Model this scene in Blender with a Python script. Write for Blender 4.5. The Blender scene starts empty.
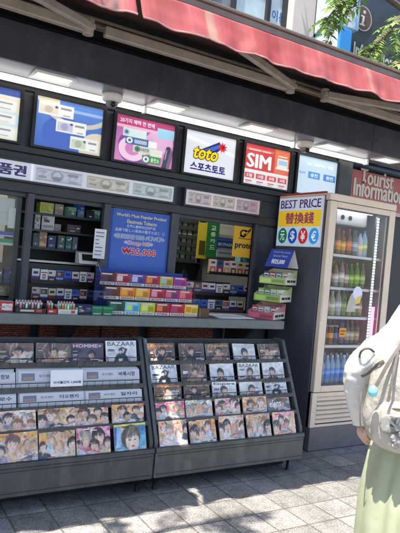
import bpy, bmesh, math, random
import numpy as np
from mathutils import Vector, Matrix
random.seed(7)
S = bpy.context.scene
COL = S.collection
R = math.radians

# ------------------------------------------------------------------ camera
CAM = np.array([0.0, -3.28, 1.32])
YAW, PITCH, ROLL, FPX = R(31.415), R(-0.543), R(-5.141), 576.5
_f0 = np.array([math.sin(YAW), math.cos(YAW), 0]); _r0 = np.array([math.cos(YAW), -math.sin(YAW), 0]); _u0 = np.array([0, 0, 1.0])
FWD = _f0 * math.cos(PITCH) + _u0 * math.sin(PITCH)
_up = _u0 * math.cos(PITCH) - _f0 * math.sin(PITCH)
RGT = _r0 * math.cos(ROLL) - _up * math.sin(ROLL)
UPV = _up * math.cos(ROLL) + _r0 * math.sin(ROLL)
cam = bpy.data.cameras.new('camera'); co = bpy.data.objects.new('camera', cam); COL.objects.link(co)
M = Matrix.Identity(4)
for i in range(3):
    M[i][0] = RGT[i]; M[i][1] = UPV[i]; M[i][2] = -FWD[i]; M[i][3] = CAM[i]
co.matrix_world = M
cam.sensor_fit = 'HORIZONTAL'; cam.sensor_width = 36; cam.lens = 36 * FPX / 400; cam.clip_end = 500; cam.clip_start = 0.05
S.camera = co

def _ray(x, y):
    return FWD + RGT * (x - 200) / FPX - UPV * (y - 266.5) / FPX
def at(x, y, Y):                       # measured point of the photograph on the vertical plane at depth Y
    d = _ray(x, y); p = CAM + d * ((Y - CAM[1]) / d[1]); return Vector(p)

# ------------------------------------------------------------------ colour
def lin(c):
    return tuple((v / 12.92 if v <= 0.04045 else ((v + 0.055) / 1.055) ** 2.4) for v in c)
def rgb(r, g, b):
    return lin((r / 255, g / 255, b / 255))

# ------------------------------------------------------------------ materials
def new_mat(name):
    m = bpy.data.materials.new(name); m.use_nodes = True
    nt = m.node_tree; b = nt.nodes['Principled BSDF']
    return m, nt, b
def mat(name, c, rough=0.5, metal=0.0, var=0.15, scale=6.0, bump=0.0, bscale=60.0, coat=0.0, spec=0.5, rvar=0.1, dust=0.0, bdist=0.01, bdis=0.0):
    m, nt, b = new_mat(name)
    tc = nt.nodes.new('ShaderNodeTexCoord')
    n = nt.nodes.new('ShaderNodeTexNoise'); n.inputs['Scale'].default_value = scale; n.inputs['Detail'].default_value = 6
    n.inputs['Roughness'].default_value = 0.65
    nt.links.new(tc.outputs['Object'], n.inputs['Vector'])
    r = nt.nodes.new('ShaderNodeValToRGB')
    r.color_ramp.elements[0].position = 0.3; r.color_ramp.elements[1].position = 0.7
    r.color_ramp.elements[0].color = tuple(v * (1 - var) for v in c) + (1,)
    r.color_ramp.elements[1].color = tuple(min(1, v * (1 + var)) for v in c) + (1,)
    nt.links.new(n.outputs['Fac'], r.inputs['Fac']); nt.links.new(r.outputs['Color'], b.inputs['Base Color'])
    if dust:                                            # wiped dust, scuffs and runs
        mp = nt.nodes.new('ShaderNodeMapping'); mp.inputs['Scale'].default_value = (7, 7, 1.6); nt.links.new(tc.outputs['Object'], mp.inputs['Vector'])
        dn = nt.nodes.new('ShaderNodeTexNoise'); dn.inputs['Scale'].default_value = 2.2; dn.inputs['Detail'].default_value = 9; dn.inputs['Roughness'].default_value = 0.75; nt.links.new(mp.outputs[0], dn.inputs['Vector'])
        dr = nt.nodes.new('ShaderNodeValToRGB'); dr.color_ramp.elements[0].position = .48; dr.color_ramp.elements[0].color = (0, 0, 0, 1); dr.color_ramp.elements[1].position = .78; dr.color_ramp.elements[1].color = (dust, dust, dust, 1)
        nt.links.new(dn.outputs['Fac'], dr.inputs['Fac'])
        dm = nt.nodes.new('ShaderNodeMix'); dm.data_type = 'RGBA'; dm.inputs['B'].default_value = (.30, .28, .26, 1)
        nt.links.new(dr.outputs['Color'], dm.inputs['Factor']); nt.links.new(r.outputs['Color'], dm.inputs['A']); nt.links.new(dm.outputs['Result'], b.inputs['Base Color'])
    mr = nt.nodes.new('ShaderNodeMapRange'); mr.inputs['To Min'].default_value = max(0.02, rough - rvar); mr.inputs['To Max'].default_value = min(1, rough + rvar)
    nt.links.new(n.outputs['Fac'], mr.inputs['Value']); nt.links.new(mr.outputs['Result'], b.inputs['Roughness'])
    b.inputs['Metallic'].default_value = metal; b.inputs['Coat Weight'].default_value = coat
    b.inputs['Specular IOR Level'].default_value = spec
    if bump:
        n2 = nt.nodes.new('ShaderNodeTexNoise'); n2.inputs['Scale'].default_value = bscale; n2.inputs['Detail'].default_value = 4; n2.inputs['Distortion'].default_value = bdis
        nt.links.new(tc.outputs['Object'], n2.inputs['Vector'])
        bp = nt.nodes.new('ShaderNodeBump'); bp.inputs['Strength'].default_value = bump; bp.inputs['Distance'].default_value = bdist
        nt.links.new(n2.outputs['Fac'], bp.inputs['Height']); nt.links.new(bp.outputs['Normal'], b.inputs['Normal'])
    return m
def print_mat(name, rough=0.4, coat=0.0, emit=0.0, bump=0.0, spec=0.5):   # ink colours from the colour attribute
    m, nt, b = new_mat(name)
    a = nt.nodes.new('ShaderNodeAttribute'); a.attribute_name = 'Col'
    nt.links.new(a.outputs['Color'], b.inputs['Base Color'])
    b.inputs['Roughness'].default_value = rough; b.inputs['Coat Weight'].default_value = coat; b.inputs['Coat Roughness'].default_value = 0.12
    b.inputs['Specular IOR Level'].default_value = spec
    if emit:
        nt.links.new(a.outputs['Color'], b.inputs['Emission Color']); b.inputs['Emission Strength'].default_value = emit
    if bump:
        tc = nt.nodes.new('ShaderNodeTexCoord'); n2 = nt.nodes.new('ShaderNodeTexNoise'); n2.inputs['Scale'].default_value = 14; n2.inputs['Distortion'].default_value = 1.5
        nt.links.new(tc.outputs['Object'], n2.inputs['Vector'])
        bp = nt.nodes.new('ShaderNodeBump'); bp.inputs['Strength'].default_value = bump; bp.inputs['Distance'].default_value = 0.02
        nt.links.new(n2.outputs['Fac'], bp.inputs['Height']); nt.links.new(bp.outputs['Coat Normal'] if 'Coat Normal' in bp.outputs else bp.outputs['Normal'], b.inputs['Coat Normal'])
        nt.links.new(bp.outputs['Normal'], b.inputs['Normal'])
    return m
def emit_mat(name, c, s):
    m, nt, b = new_mat(name)
    b.inputs['Base Color'].default_value = (0.8, 0.8, 0.8, 1)
    b.inputs['Emission Color'].default_value = c + (1,); b.inputs['Emission Strength'].default_value = s
    return m
def glass_mat(name, tint=(1, 1, 1), refl=1.0, base=0.0):
    m, nt, b = new_mat(name)
    nt.nodes.remove(b); out = nt.nodes['Material Output']
    t = nt.nodes.new('ShaderNodeBsdfTransparent'); t.inputs['Color'].default_value = tint + (1,)
    g = nt.nodes.new('ShaderNodeBsdfGlossy'); g.inputs['Roughness'].default_value = 0.02
    lw = nt.nodes.new('ShaderNodeLayerWeight'); lw.inputs['Blend'].default_value = 0.5
    pw = nt.nodes.new('ShaderNodeMath'); pw.operation = 'POWER'; pw.inputs[1].default_value = 5
    f = nt.nodes.new('ShaderNodeMath'); f.operation = 'MULTIPLY_ADD'; f.inputs[1].default_value = 0.96; f.inputs[2].default_value = 0.04
    nt.links.new(lw.outputs['Facing'], pw.inputs[0]); nt.links.new(pw.outputs[0], f.inputs[0])
    mu = nt.nodes.new('ShaderNodeMath'); mu.operation = 'MULTIPLY_ADD'; mu.inputs[1].default_value = refl; mu.inputs[2].default_value = base
    nt.links.new(f.outputs[0], mu.inputs[0])
    x = nt.nodes.new('ShaderNodeMixShader'); nt.links.new(mu.outputs[0], x.inputs['Fac'])
    nt.links.new(t.outputs[0], x.inputs[1]); nt.links.new(g.outputs[0], x.inputs[2]); nt.links.new(x.outputs[0], out.inputs['Surface'])
    return m

MT = {}
MT['charcoal'] = mat('charcoal_paint', (0.047, 0.053, 0.072), 0.42, 0.0, 0.25, 5, 0.05, 90, dust=.16)
MT['charcoal_dark'] = mat('dark_paint', (0.032, 0.035, 0.043), 0.45, 0.0, 0.25, 6)
MT['soffit'] = mat('soffit_panel', (0.16, 0.175, 0.205), 0.35, 0.0, 0.08, 3)
MT['black'] = mat('black_plastic', (0.012, 0.012, 0.013), 0.35, 0.0, 0.3, 10)
MT['rack'] = mat('rack_grey_steel', (0.085, 0.09, 0.09), 0.45, 0.1, 0.22, 4, 0.08, 40, dust=.30)
MT['rack_dark'] = mat('rack_dark_steel', (0.06, 0.064, 0.068), 0.42, 0.1, 0.25, 4, 0.08, 40, dust=.26)
MT['counter'] = mat('counter_grey_green', (0.17, 0.19, 0.18), 0.4, 0.0, 0.15, 8, dust=.35)
MT['white'] = mat('white_plastic', (0.72, 0.72, 0.70), 0.35, 0.0, 0.05, 8)
MT['paper'] = mat('white_paper', (0.75, 0.75, 0.74), 0.8, 0.0, 0.05, 10)
MT['beige_metal'] = mat('beige_aluminium', (0.43, 0.385, 0.335), 0.45, 0.1, 0.2, 9, 0.05, 60, dust=.4)
MT['brown_metal'] = mat('brown_aluminium', (0.22, 0.16, 0.13), 0.45, 0.3, 0.2, 8)
MT['fridge_cream'] = mat('cream_enamel', (0.80, 0.65, 0.50), 0.38, 0.0, 0.07, 4, 0.03, 30)
MT['fridge_side'] = mat('grey_enamel', (0.085, 0.088, 0.118), 0.42, 0.0, 0.12, 3, dust=.10)
MT['fridge_kick'] = mat('taupe_panel', (0.16, 0.145, 0.15), 0.45, 0.0, 0.15, 4, dust=.3)
MT['interior'] = mat('fridge_liner', (0.40, 0.38, 0.40), 0.4, 0.0, 0.06, 5)
MT['glass'] = glass_mat('clear_glass', (0.95, 0.96, 0.97), 0.9)
MT['window_glass'] = glass_mat('window_glass', (0.93, 0.95, 0.95), 0.9)
MT['acrylic'] = glass_mat('clear_acrylic', (0.93, 0.94, 0.95), 1.0, 0.03)
MT['tube'] = emit_mat('led_tube_light', (1.0, 0.97, 0.92), 1.5)
MT['downlight'] = emit_mat('downlight_light', (1.0, 0.93, 0.82), 0.8)
MT['strip_led'] = emit_mat('fridge_led_light', (0.86, 0.84, 1.0), 7.0)
MT['strip_pink'] = emit_mat('pink_led_light', (1.0, 0.10, 0.42), 1.6)
MT['room_lamp'] = emit_mat('room_light', (1.0, 0.95, 0.85), 9.0)
MT['screen'] = print_mat('lit_screen', 0.3, 0, 0.25)
MT['lightbox'] = print_mat('lit_sign', 0.35, 0, 0.14)
MT['print'] = print_mat('printed_card', 0.45)
MT['cover'] = print_mat('wrapped_cover', 0.35, 1.0, 0, 0.35)
MT['paint'] = print_mat('painted_print', 0.5)
MT['glossprint'] = print_mat('bottle_gloss', 0.18, 0.3)
MT['skin'] = mat('skin', (0.62, 0.39, 0.31), 0.5, 0, 0.1, 20)
MT['hair'] = mat('dark_hair', (0.025, 0.016, 0.012), 0.4, 0, 0.4, 40)
MT['shirt'] = mat('white_cotton', (0.64, 0.63, 0.61), 0.85, 0, 0.04, 30, .42, 8, bdist=.03, bdis=.9)
MT['bag'] = mat('cream_nylon', (0.43, 0.40, 0.345), 0.6, 0, 0.07, 18, .55, 8, bdist=.03, bdis=1.0)
MT['bag_dark'] = mat('grey_webbing', (0.15, 0.13, 0.115), 0.8, 0, 0.2, 60)
MT['mesh'] = mat('grey_mesh_cloth', (0.30, 0.29, 0.28), 0.8, 0, 0.35, 120)
MT['skirt'] = mat('pale_green_linen', (0.39, 0.42, 0.28), 0.85, 0, 0.10, 9, .16, 9, bdist=.02, bdis=.5)
MT['shoe'] = mat('white_sneaker', (0.7, 0.7, 0.68), 0.6)
MT['bark'] = mat('bark', (0.10, 0.075, 0.055), 0.9, 0, 0.4, 14, 0.6, 25)
MT['wall_inside'] = mat('inside_wall', (0.55, 0.53, 0.48), 0.7, 0, 0.1, 4)
MT['shelf_dark'] = mat('dark_shelf', (0.03, 0.03, 0.033), 0.5, 0, 0.2, 8)
MT['steel'] = mat('brushed_steel', (0.4, 0.4, 0.41), 0.3, 0.8, 0.1, 12)
MT['blue_gloss'] = mat('navy_visor', (0.05, 0.085, 0.15), 0.2, 0.2, 0.15, 6)
MT['cardboard'] = mat('brown_card', (0.17, 0.085, 0.045), 0.8, 0, 0.15, 12)
MT['tile_pink'] = mat('pale_stone_cladding', (0.78, 0.70, 0.66), 0.5, 0, 0.06, 3)
MT['far_glass'] = mat('office_glass', (0.58, 0.70, 0.75), 0.12, 0.0, 0.35, 1.2)  # base colour lightened to stand in for reflected sky
MT['far_glass_dark'] = mat('office_glass_dark', (0.22, 0.24, 0.24), 0.12, 0.0, 0.5, 1.5)
MT['far_dark'] = mat('dark_storefront', (0.06, 0.075, 0.10), 0.25, 0, 0.3, 2)
MT['mullion'] = mat('dark_mullion', (0.05, 0.05, 0.055), 0.4, 0.3, 0.1, 6)
MT['office_wall'] = mat('office_stone', (0.34, 0.34, 0.35), 0.7, 0, 0.12, 1.5)

def fabric_red():
    m, nt, b = new_mat('faded_red_canvas')
    tc = nt.nodes.new('ShaderNodeTexCoord')
    mp = nt.nodes.new('ShaderNodeMapping'); mp.inputs['Scale'].default_value = (6.5, 1.0, 0.35)
    n = nt.nodes.new('ShaderNodeTexNoise'); n.inputs['Scale'].default_value = 1.6; n.inputs['Detail'].default_value = 5
    nt.links.new(tc.outputs['Object'], mp.inputs['Vector']); nt.links.new(mp.outputs[0], n.inputs['Vector'])
    r = nt.nodes.new('ShaderNodeValToRGB'); e = r.color_ramp.elements
    e[0].position = 0.30; e[0].color = (0.42, 0.065, 0.08, 1); e[1].position = 0.56; e[1].color = (0.55, 0.14, 0.15, 1)
    q = e.new(0.70); q.color = (0.56, 0.33, 0.27, 1)
    nt.links.new(n.outputs['Fac'], r.inputs['Fac'])
    n2 = nt.nodes.new('ShaderNodeTexNoise'); n2.inputs['Scale'].default_value = 9; n2.inputs['Detail'].default_value = 6
    nt.links.new(tc.outputs['Object'], n2.inputs['Vector'])
    mx = nt.nodes.new('ShaderNodeMix'); mx.data_type = 'RGBA'; mx.blend_type = 'MULTIPLY'; mx.inputs['Factor'].default_value = 0.35
    nt.links.new(r.outputs['Color'], mx.inputs['A']); nt.links.new(n2.outputs['Color'], mx.inputs['B'])
    nt.links.new(mx.outputs['Result'], b.inputs['Base Color']); b.inputs['Roughness'].default_value = 0.85
    out = nt.nodes['Material Output']
    tl = nt.nodes.new('ShaderNodeBsdfTranslucent'); nt.links.new(mx.outputs['Result'], tl.inputs['Color'])
    ms = nt.nodes.new('ShaderNodeMixShader'); ms.inputs['Fac'].default_value = 0.22
    nt.links.new(b.outputs[0], ms.inputs[1]); nt.links.new(tl.outputs[0], ms.inputs[2]); nt.links.new(ms.outputs[0], out.inputs['Surface'])
    return m
MT['canvas'] = fabric_red()
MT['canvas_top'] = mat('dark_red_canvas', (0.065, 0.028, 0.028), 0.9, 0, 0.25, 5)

def leaf_mat():
    m, nt, b = new_mat('leaf_green')
    a = nt.nodes.new('ShaderNodeAttribute'); a.attribute_name = 'Col'
    nt.links.new(a.outputs['Color'], b.inputs['Base Color']); b.inputs['Roughness'].default_value = 0.5
    tl = nt.nodes.new('ShaderNodeBsdfTranslucent'); nt.links.new(a.outputs['Color'], tl.inputs['Color'])
    ms = nt.nodes.new('ShaderNodeMixShader'); ms.inputs['Fac'].default_value = 0.45
    nt.links.new(b.outputs[0], ms.inputs[1]); nt.links.new(tl.outputs[0], ms.inputs[2])
    nt.links.new(ms.outputs[0], nt.nodes['Material Output'].inputs['Surface'])
    return m
MT['leaf'] = leaf_mat()

def weave():
    m, nt, b = new_mat('red_brown_weave')
    tc = nt.nodes.new('ShaderNodeTexCoord')
    w = nt.nodes.new('ShaderNodeTexWave'); w.bands_direction = 'Z'; w.inputs['Scale'].default_value = 26; w.inputs['Distortion'].default_value = 5; w.inputs['Detail'].default_value = 3; w.inputs['Detail Scale'].default_value = 3
    nt.links.new(tc.outputs['Object'], w.inputs['Vector'])
    n = nt.nodes.new('ShaderNodeTexNoise'); n.inputs['Scale'].default_value = 40
    nt.links.new(tc.outputs['Object'], n.inputs['Vector'])
    r = nt.nodes.new('ShaderNodeValToRGB'); r.color_ramp.elements[0].color = (0.03, 0.012, 0.01, 1); r.color_ramp.elements[1].color = (0.85, 0.28, 0.18, 1)
    ad = nt.nodes.new('ShaderNodeMath'); ad.operation = 'MULTIPLY'
    nt.links.new(w.outputs['Fac'], ad.inputs[0]); nt.links.new(n.outputs['Fac'], ad.inputs[1])
    ml = nt.nodes.new('ShaderNodeMath'); ml.operation = 'MULTIPLY'; ml.inputs[1].default_value = 1.6
    nt.links.new(ad.outputs[0], ml.inputs[0]); nt.links.new(ml.outputs[0], r.inputs['Fac']); nt.links.new(r.outputs['Color'], b.inputs['Base Color'])
    bp = nt.nodes.new('ShaderNodeBump'); bp.inputs['Strength'].default_value = 0.8; bp.inputs['Distance'].default_value = 0.01
    nt.links.new(w.outputs['Fac'], bp.inputs['Height']); nt.links.new(bp.outputs['Normal'], b.inputs['Normal'])
    b.inputs['Roughness'].default_value = 0.6
    return m
MT['weave'] = weave()

def paving():
    m, nt, b = new_mat('granite_paving')
    tc = nt.nodes.new('ShaderNodeTexCoord')
    br = nt.nodes.new('ShaderNodeTexBrick')
    br.offset = 0.0; br.inputs['Scale'].default_value = 1.0
    br.inputs['Brick Width'].default_value = 0.20; br.inputs['Row Height'].default_value = 0.20
    br.inputs['Mortar Size'].default_value = 0.0055; br.inputs['Mortar Smooth'].default_value = 0.3; br.inputs['Bias'].default_value = -0.1
    br.inputs['Color1'].default_value = (0.24, 0.225, 0.21, 1); br.inputs['Color2'].default_value = (0.38, 0.355, 0.33, 1); br.inputs['Mortar'].default_value = (0.15, 0.14, 0.13, 1)
    mp = nt.nodes.new('ShaderNodeMapping'); mp.inputs['Location'].default_value = (0.05, 0.08, 0)
    nt.links.new(tc.outputs['Object'], mp.inputs['Vector']); nt.links.new(mp.outputs[0], br.inputs['Vector'])
    def noise(sc, det=4):
        n = nt.nodes.new('ShaderNodeTexNoise'); n.inputs['Scale'].default_value = sc; n.inputs['Detail'].default_value = det; n.inputs['Roughness'].default_value = 0.7
        nt.links.new(tc.outputs['Object'], n.inputs['Vector']); return n
    def ramp(n, p0, c0, p1, c1):
        r = nt.nodes.new('ShaderNodeValToRGB'); e = r.color_ramp.elements
        e[0].position = p0; e[0].color = (c0, c0, c0, 1); e[1].position = p1; e[1].color = (c1, c1, c1, 1)
        nt.links.new(n.outputs['Fac'], r.inputs['Fac']); return r
    cur = br.outputs['Color']
    for n, p0, c0, p1, c1 in ((noise(120, 2), 0.36, 0.5, 0.64, 1.4), (noise(2.6, 7), 0.32, 0.62, 0.68, 1.2), (noise(22, 5), 0.35, 0.75, 0.65, 1.15), (noise(9, 2), 0.68, 1.0, 0.72, 0.6)):
        mx = nt.nodes.new('ShaderNodeMix'); mx.data_type = 'RGBA'; mx.blend_type = 'MULTIPLY'; mx.inputs['Factor'].default_value = 1.0
        nt.links.new(cur, mx.inputs['A']); nt.links.new(ramp(n, p0, c0, p1, c1).outputs['Color'], mx.inputs['B']); cur = mx.outputs['Result']
    nt.links.new(cur, b.inputs['Base Color']); b.inputs['Roughness'].default_value = 0.75
    bp = nt.nodes.new('ShaderNodeBump'); bp.inputs['Strength'].default_value = 0.6; bp.inputs['Distance'].default_value = 0.006; bp.invert = True
    nt.links.new(br.outputs['Fac'], bp.inputs['Height'])
    b2 = nt.nodes.new('ShaderNodeBump'); b2.inputs['Strength'].default_value = 0.35; b2.inputs['Distance'].default_value = 0.004
    nt.links.new(noise(140, 3).outputs['Fac'], b2.inputs['Height']); nt.links.new(bp.outputs['Normal'], b2.inputs['Normal'])
    nt.links.new(b2.outputs['Normal'], b.inputs['Normal'])
    return m
MT['paving'] = paving()

# ------------------------------------------------------------------ mesh builder
_tcache = {}
def text_geo(s, bold=0.0, shear=0.0):
    k = (s, bold, shear)
    if k not in _tcache:
        c = bpy.data.curves.new('lettering', 'FONT'); c.body = s; c.resolution_u = 2; c.offset = bold; c.shear = shear; c.fill_mode = 'FRONT'
        o = bpy.data.objects.new('lettering', c)
        m = bpy.data.meshes.new_from_object(o)
        vs = [(v.co.x, v.co.y) for v in m.vertices]; fs = [tuple(p.vertices) for p in m.polygons]
        bpy.data.objects.remove(o); bpy.data.curves.remove(c); bpy.data.meshes.remove(m)
        xs = [v[0] for v in vs]; ys = [v[1] for v in vs]
        _tcache[k] = (vs, fs, min(xs), max(xs), min(ys), max(ys))
    return _tcache[k]

class MB:
    def __init__(s):
        s.v = []; s.f = []; s.m = []; s.c = []; s.M = None
    def _add(s, vs, fs, mi=0, col=None):
        b = len(s.v)
        if s.M is not None: vs = [tuple(s.M @ Vector(p)) for p in vs]
        s.v.extend([tuple(p) for p in vs])
        for i, f in enumerate(fs):
            s.f.append(tuple(b + j for j in f)); s.m.append(mi)
            if col is not None and len(col) and not isinstance(col[0], (int, float)): s.c.append([col[j] for j in f])
            else: s.c.append([col or (1, 1, 1)] * len(f))
        return s
    def box(s, x0, y0, z0, x1, y1, z1, mi=0, col=None):
        v = [(x0, y0, z0), (x1, y0, z0), (x1, y1, z0), (x0, y1, z0), (x0, y0, z1), (x1, y0, z1), (x1, y1, z1), (x0, y1, z1)]
        return s._add(v, [(0, 3, 2, 1), (4, 5, 6, 7), (0, 1, 5, 4), (1, 2, 6, 5), (2, 3, 7, 6), (3, 0, 4, 7)], mi, col)
    def quad(s, a, b, c, d, mi=0, col=None):
        return s._add([a, b, c, d], [(0, 1, 2, 3)], mi, col)
    def prism(s, poly, axis, a, b, mi=0, col=None):        # poly in the other two axes, extruded along axis from a to b
        def P(u, w, t):
            return (t, u, w) if axis == 'x' else ((u, t, w) if axis == 'y' else (u, w, t))
        n = len(poly); v = [P(u, w, a) for u, w in poly] + [P(u, w, b) for u, w in poly]
        fs = [tuple(range(n))[::-1], tuple(range(n, 2 * n))] + [(i, (i + 1) % n, n + (i + 1) % n, n + i) for i in range(n)]
        return s._add(v, fs, mi, col)
    def tube(s, pts, r, seg=8, mi=0, col=None, caps=True):
        pts = [Vector(p) for p in pts]; n = len(pts)
        rs = r if isinstance(r, (list, tuple)) else [r] * n
        v = []; prev = None
        for i, p in enumerate(pts):
            d = (pts[min(i + 1, n - 1)] - pts[max(i - 1, 0)]).normalized()
            a = Vector((0, 0, 1)) if abs(d.z) < 0.9 else Vector((1, 0, 0))
            u = d.cross(a).normalized() if prev is None else (prev - d * prev.dot(d)).normalized()
            prev = u; w = d.cross(u)
            for k in range(seg):
                t = 2 * math.pi * k / seg; v.append(tuple(p + (u * math.cos(t) + w * math.sin(t)) * rs[i]))
        fs = [(i * seg + k, i * seg + (k + 1) % seg, (i + 1) * seg + (k + 1) % seg, (i + 1) * seg + k) for i in range(n - 1) for k in range(seg)]
        if caps: fs += [tuple(range(seg))[::-1], tuple(range((n - 1) * seg, n * seg))]
        return s._add(v, fs, mi, col)
    def beam(s, p, q, w, h, mi=0):                          # square section bar between two points
        p, q = Vector(p), Vector(q); d = (q - p).normalized(); a = Vector((0, 0, 1)); u = d.cross(a).normalized() * w / 2; n = u.normalized().cross(d) * h / 2
        v = [p - u - n, p + u - n, p + u + n, p - u + n, q - u - n, q + u - n, q + u + n, q - u + n]
        return s._add(v, [(0, 1, 2, 3), (7, 6, 5, 4), (0, 4, 5, 1), (1, 5, 6, 2), (2, 6, 7, 3), (3, 7, 4, 0)], mi)
    def lathe(s, prof, cx, cy, z0=0, seg=12, mi=0, cols=None, sx=1, sy=1):   # prof [(r, z)], colour per ring step
        n = len(prof); v = [(cx + r * sx * math.cos(2 * math.pi * k / seg), cy + r * sy * math.sin(2 * math.pi * k / seg), z0 + z) for r, z in prof for k in range(seg)]
        b = len(s.v); vv = v if s.M is None else [tuple(s.M @ Vector(p)) for p in v]
        s.v.extend(vv)
        for i in range(n - 1):
            for k in range(seg):
                s.f.append((b + i * seg + k, b + i * seg + (k + 1) % seg, b + (i + 1) * seg + (k + 1) % seg, b + (i + 1) * seg + k)); s.m.append(mi)
                s.c.append([cols[i] if cols else (1, 1, 1)] * 4)
        for ring, rev in ((0, True), (n - 1, False)):
            f = [b + ring * seg + k for k in range(seg)]; s.f.append(tuple(f[::-1] if rev else f)); s.m.append(mi); s.c.append([cols[min(ring, n - 2)] if cols else (1, 1, 1)] * seg)
        return s
    def disc(s, O, U, V, cx, cy, rx, ry, mi=0, col=None, seg=20):
        v = [O + U * (cx + rx * math.cos(2 * math.pi * k / seg)) + V * (cy + ry * math.sin(2 * math.pi * k / seg)) for k in range(seg)]
        return s._add(v, [tuple(range(seg))], mi, col)
    def rect(s, O, U, V, x0, y0, x1, y1, mi=0, col=None):
        return s._add([O + U * x0 + V * y0, O + U * x1 + V * y0, O + U * x1 + V * y1, O + U * x0 + V * y1], [(0, 1, 2, 3)], mi, col)
    def poly(s, O, U, V, pts, mi=0, col=None):
        return s._add([O + U * x + V * y for x, y in pts], [tuple(range(len(pts)))], mi, col)
    def text(s, txt, O, U, V, x0, y0, x1, y1, mi=0, col=None, bold=0.0, shear=0.0):
        vs, fs, a, b, c, d = text_geo(txt, bold, shear)
        pts = [O + U * (x0 + (x - a) / (b - a) * (x1 - x0)) + V * (y0 + (y - c) / (d - c) * (y1 - y0)) for x, y in vs]
        return s._add(pts, fs, mi, col)
    def raster(s, O, U, V, arr, mi=0):                      # printed picture: one vertex per dot of ink
        h, w, _ = arr.shape
        v = [O + U * (i / (w - 1)) + V * (j / (h - 1)) for j in range(h) for i in range(w)]
        cl = [tuple(c) for c in arr.reshape(-1, 3).tolist()]
        fs = [(j * w + i, j * w + i + 1, (j + 1) * w + i + 1, (j + 1) * w + i) for j in range(h - 1) for i in range(w - 1)]
        return s._add(v, fs, mi, cl)
    def btext(s, txt, O, U, V, x0, y0, x1, y1, mi=0, col=None, w=.008, h=.012, shear=0.0, step=None):   # heavier strokes: stacked copies
        n = (O - O) if step is None else step
        for i, (dx, dy) in enumerate(((-w, 0), (w, 0), (0, h), (0, -h), (0, 0))):
            s.text(txt, O + n * i, U, V, x0 + dx, y0 + dy, x1 + dx, y1 + dy, mi, col, 0.0, shear)
        return s
    def build(s, name, mats, parent=None, smooth=False, bevel=0.0, seg=2, origin=None, sub=0):
        me = bpy.data.meshes.new(name)
        v = np.array(s.v, dtype=float).reshape(-1, 3)
        if parent is not None and 'wx' in parent.keys(): v = v - np.array(parent['wx'])
        if origin is not None: v = v - np.array(origin)
        me.from_pydata(v.tolist(), [], s.f)
        mats = mats if isinstance(mats, (list, tuple)) else [mats]
        for m in mats: me.materials.append(MT[m] if isinstance(m, str) else m)
        me.polygons.foreach_set('material_index', s.m)
        ca = me.color_attributes.new('Col', 'FLOAT_COLOR', 'CORNER')
        flat = [x for f in s.c for c in f for x in (c[0], c[1], c[2], 1.0)]
        ca.data.foreach_set('color', flat)
        if smooth: me.polygons.foreach_set('use_smooth', [True] * len(me.polygons))
        me.update()
        o = bpy.data.objects.new(name, me); COL.objects.link(o)
        if origin is not None: o.location = origin
        if parent is not None: o.parent = parent
        if bevel:
            md = o.modifiers.new('bevel', 'BEVEL'); md.width = bevel; md.segments = seg; md.limit_method = 'ANGLE'; md.angle_limit = R(35)
        if sub:
            md = o.modifiers.new('sub', 'SUBSURF'); md.levels = sub; md.render_levels = sub
        return o

def tag(o, label, cat, group=None, kind=None):
    if label: o['label'] = label
    if cat: o['category'] = cat
    if group: o['group'] = group
    if kind: o['kind'] = kind
    return o
def thing(name, label, cat, loc=(0, 0, 0), rz=0.0, group=None, world=False):
    o = bpy.data.objects.new(name, None); COL.objects.link(o); o.empty_display_size = 0.05
    o.location = loc; o.rotation_euler = (0, 0, rz)
    tag(o, label, cat, group)
    if world: o['wx'] = list(loc)              # parts are written in scene coordinates
    return o
def copy_tree(o, parent=None):
    c = o.copy(); COL.objects.link(c)
    if parent is not None: c.parent = parent
    for ch in [k for k in o.children]: copy_tree(ch, c)
    return c
def structure(o): o['kind'] = 'structure'; return o
X3, Y3, Z3 = Vector((1, 0, 0)), Vector((0, 1, 0)), Vector((0, 0, 1))
ORD = ['first', 'second', 'third', 'fourth', 'fifth', 'sixth', 'seventh', 'eighth', 'ninth', 'tenth', 'eleventh', 'twelfth', 'thirteenth']
def nth(i, n): return 'leftmost' if i == 0 else ('rightmost' if i == n - 1 else ORD[i] + ' from left')

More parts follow.
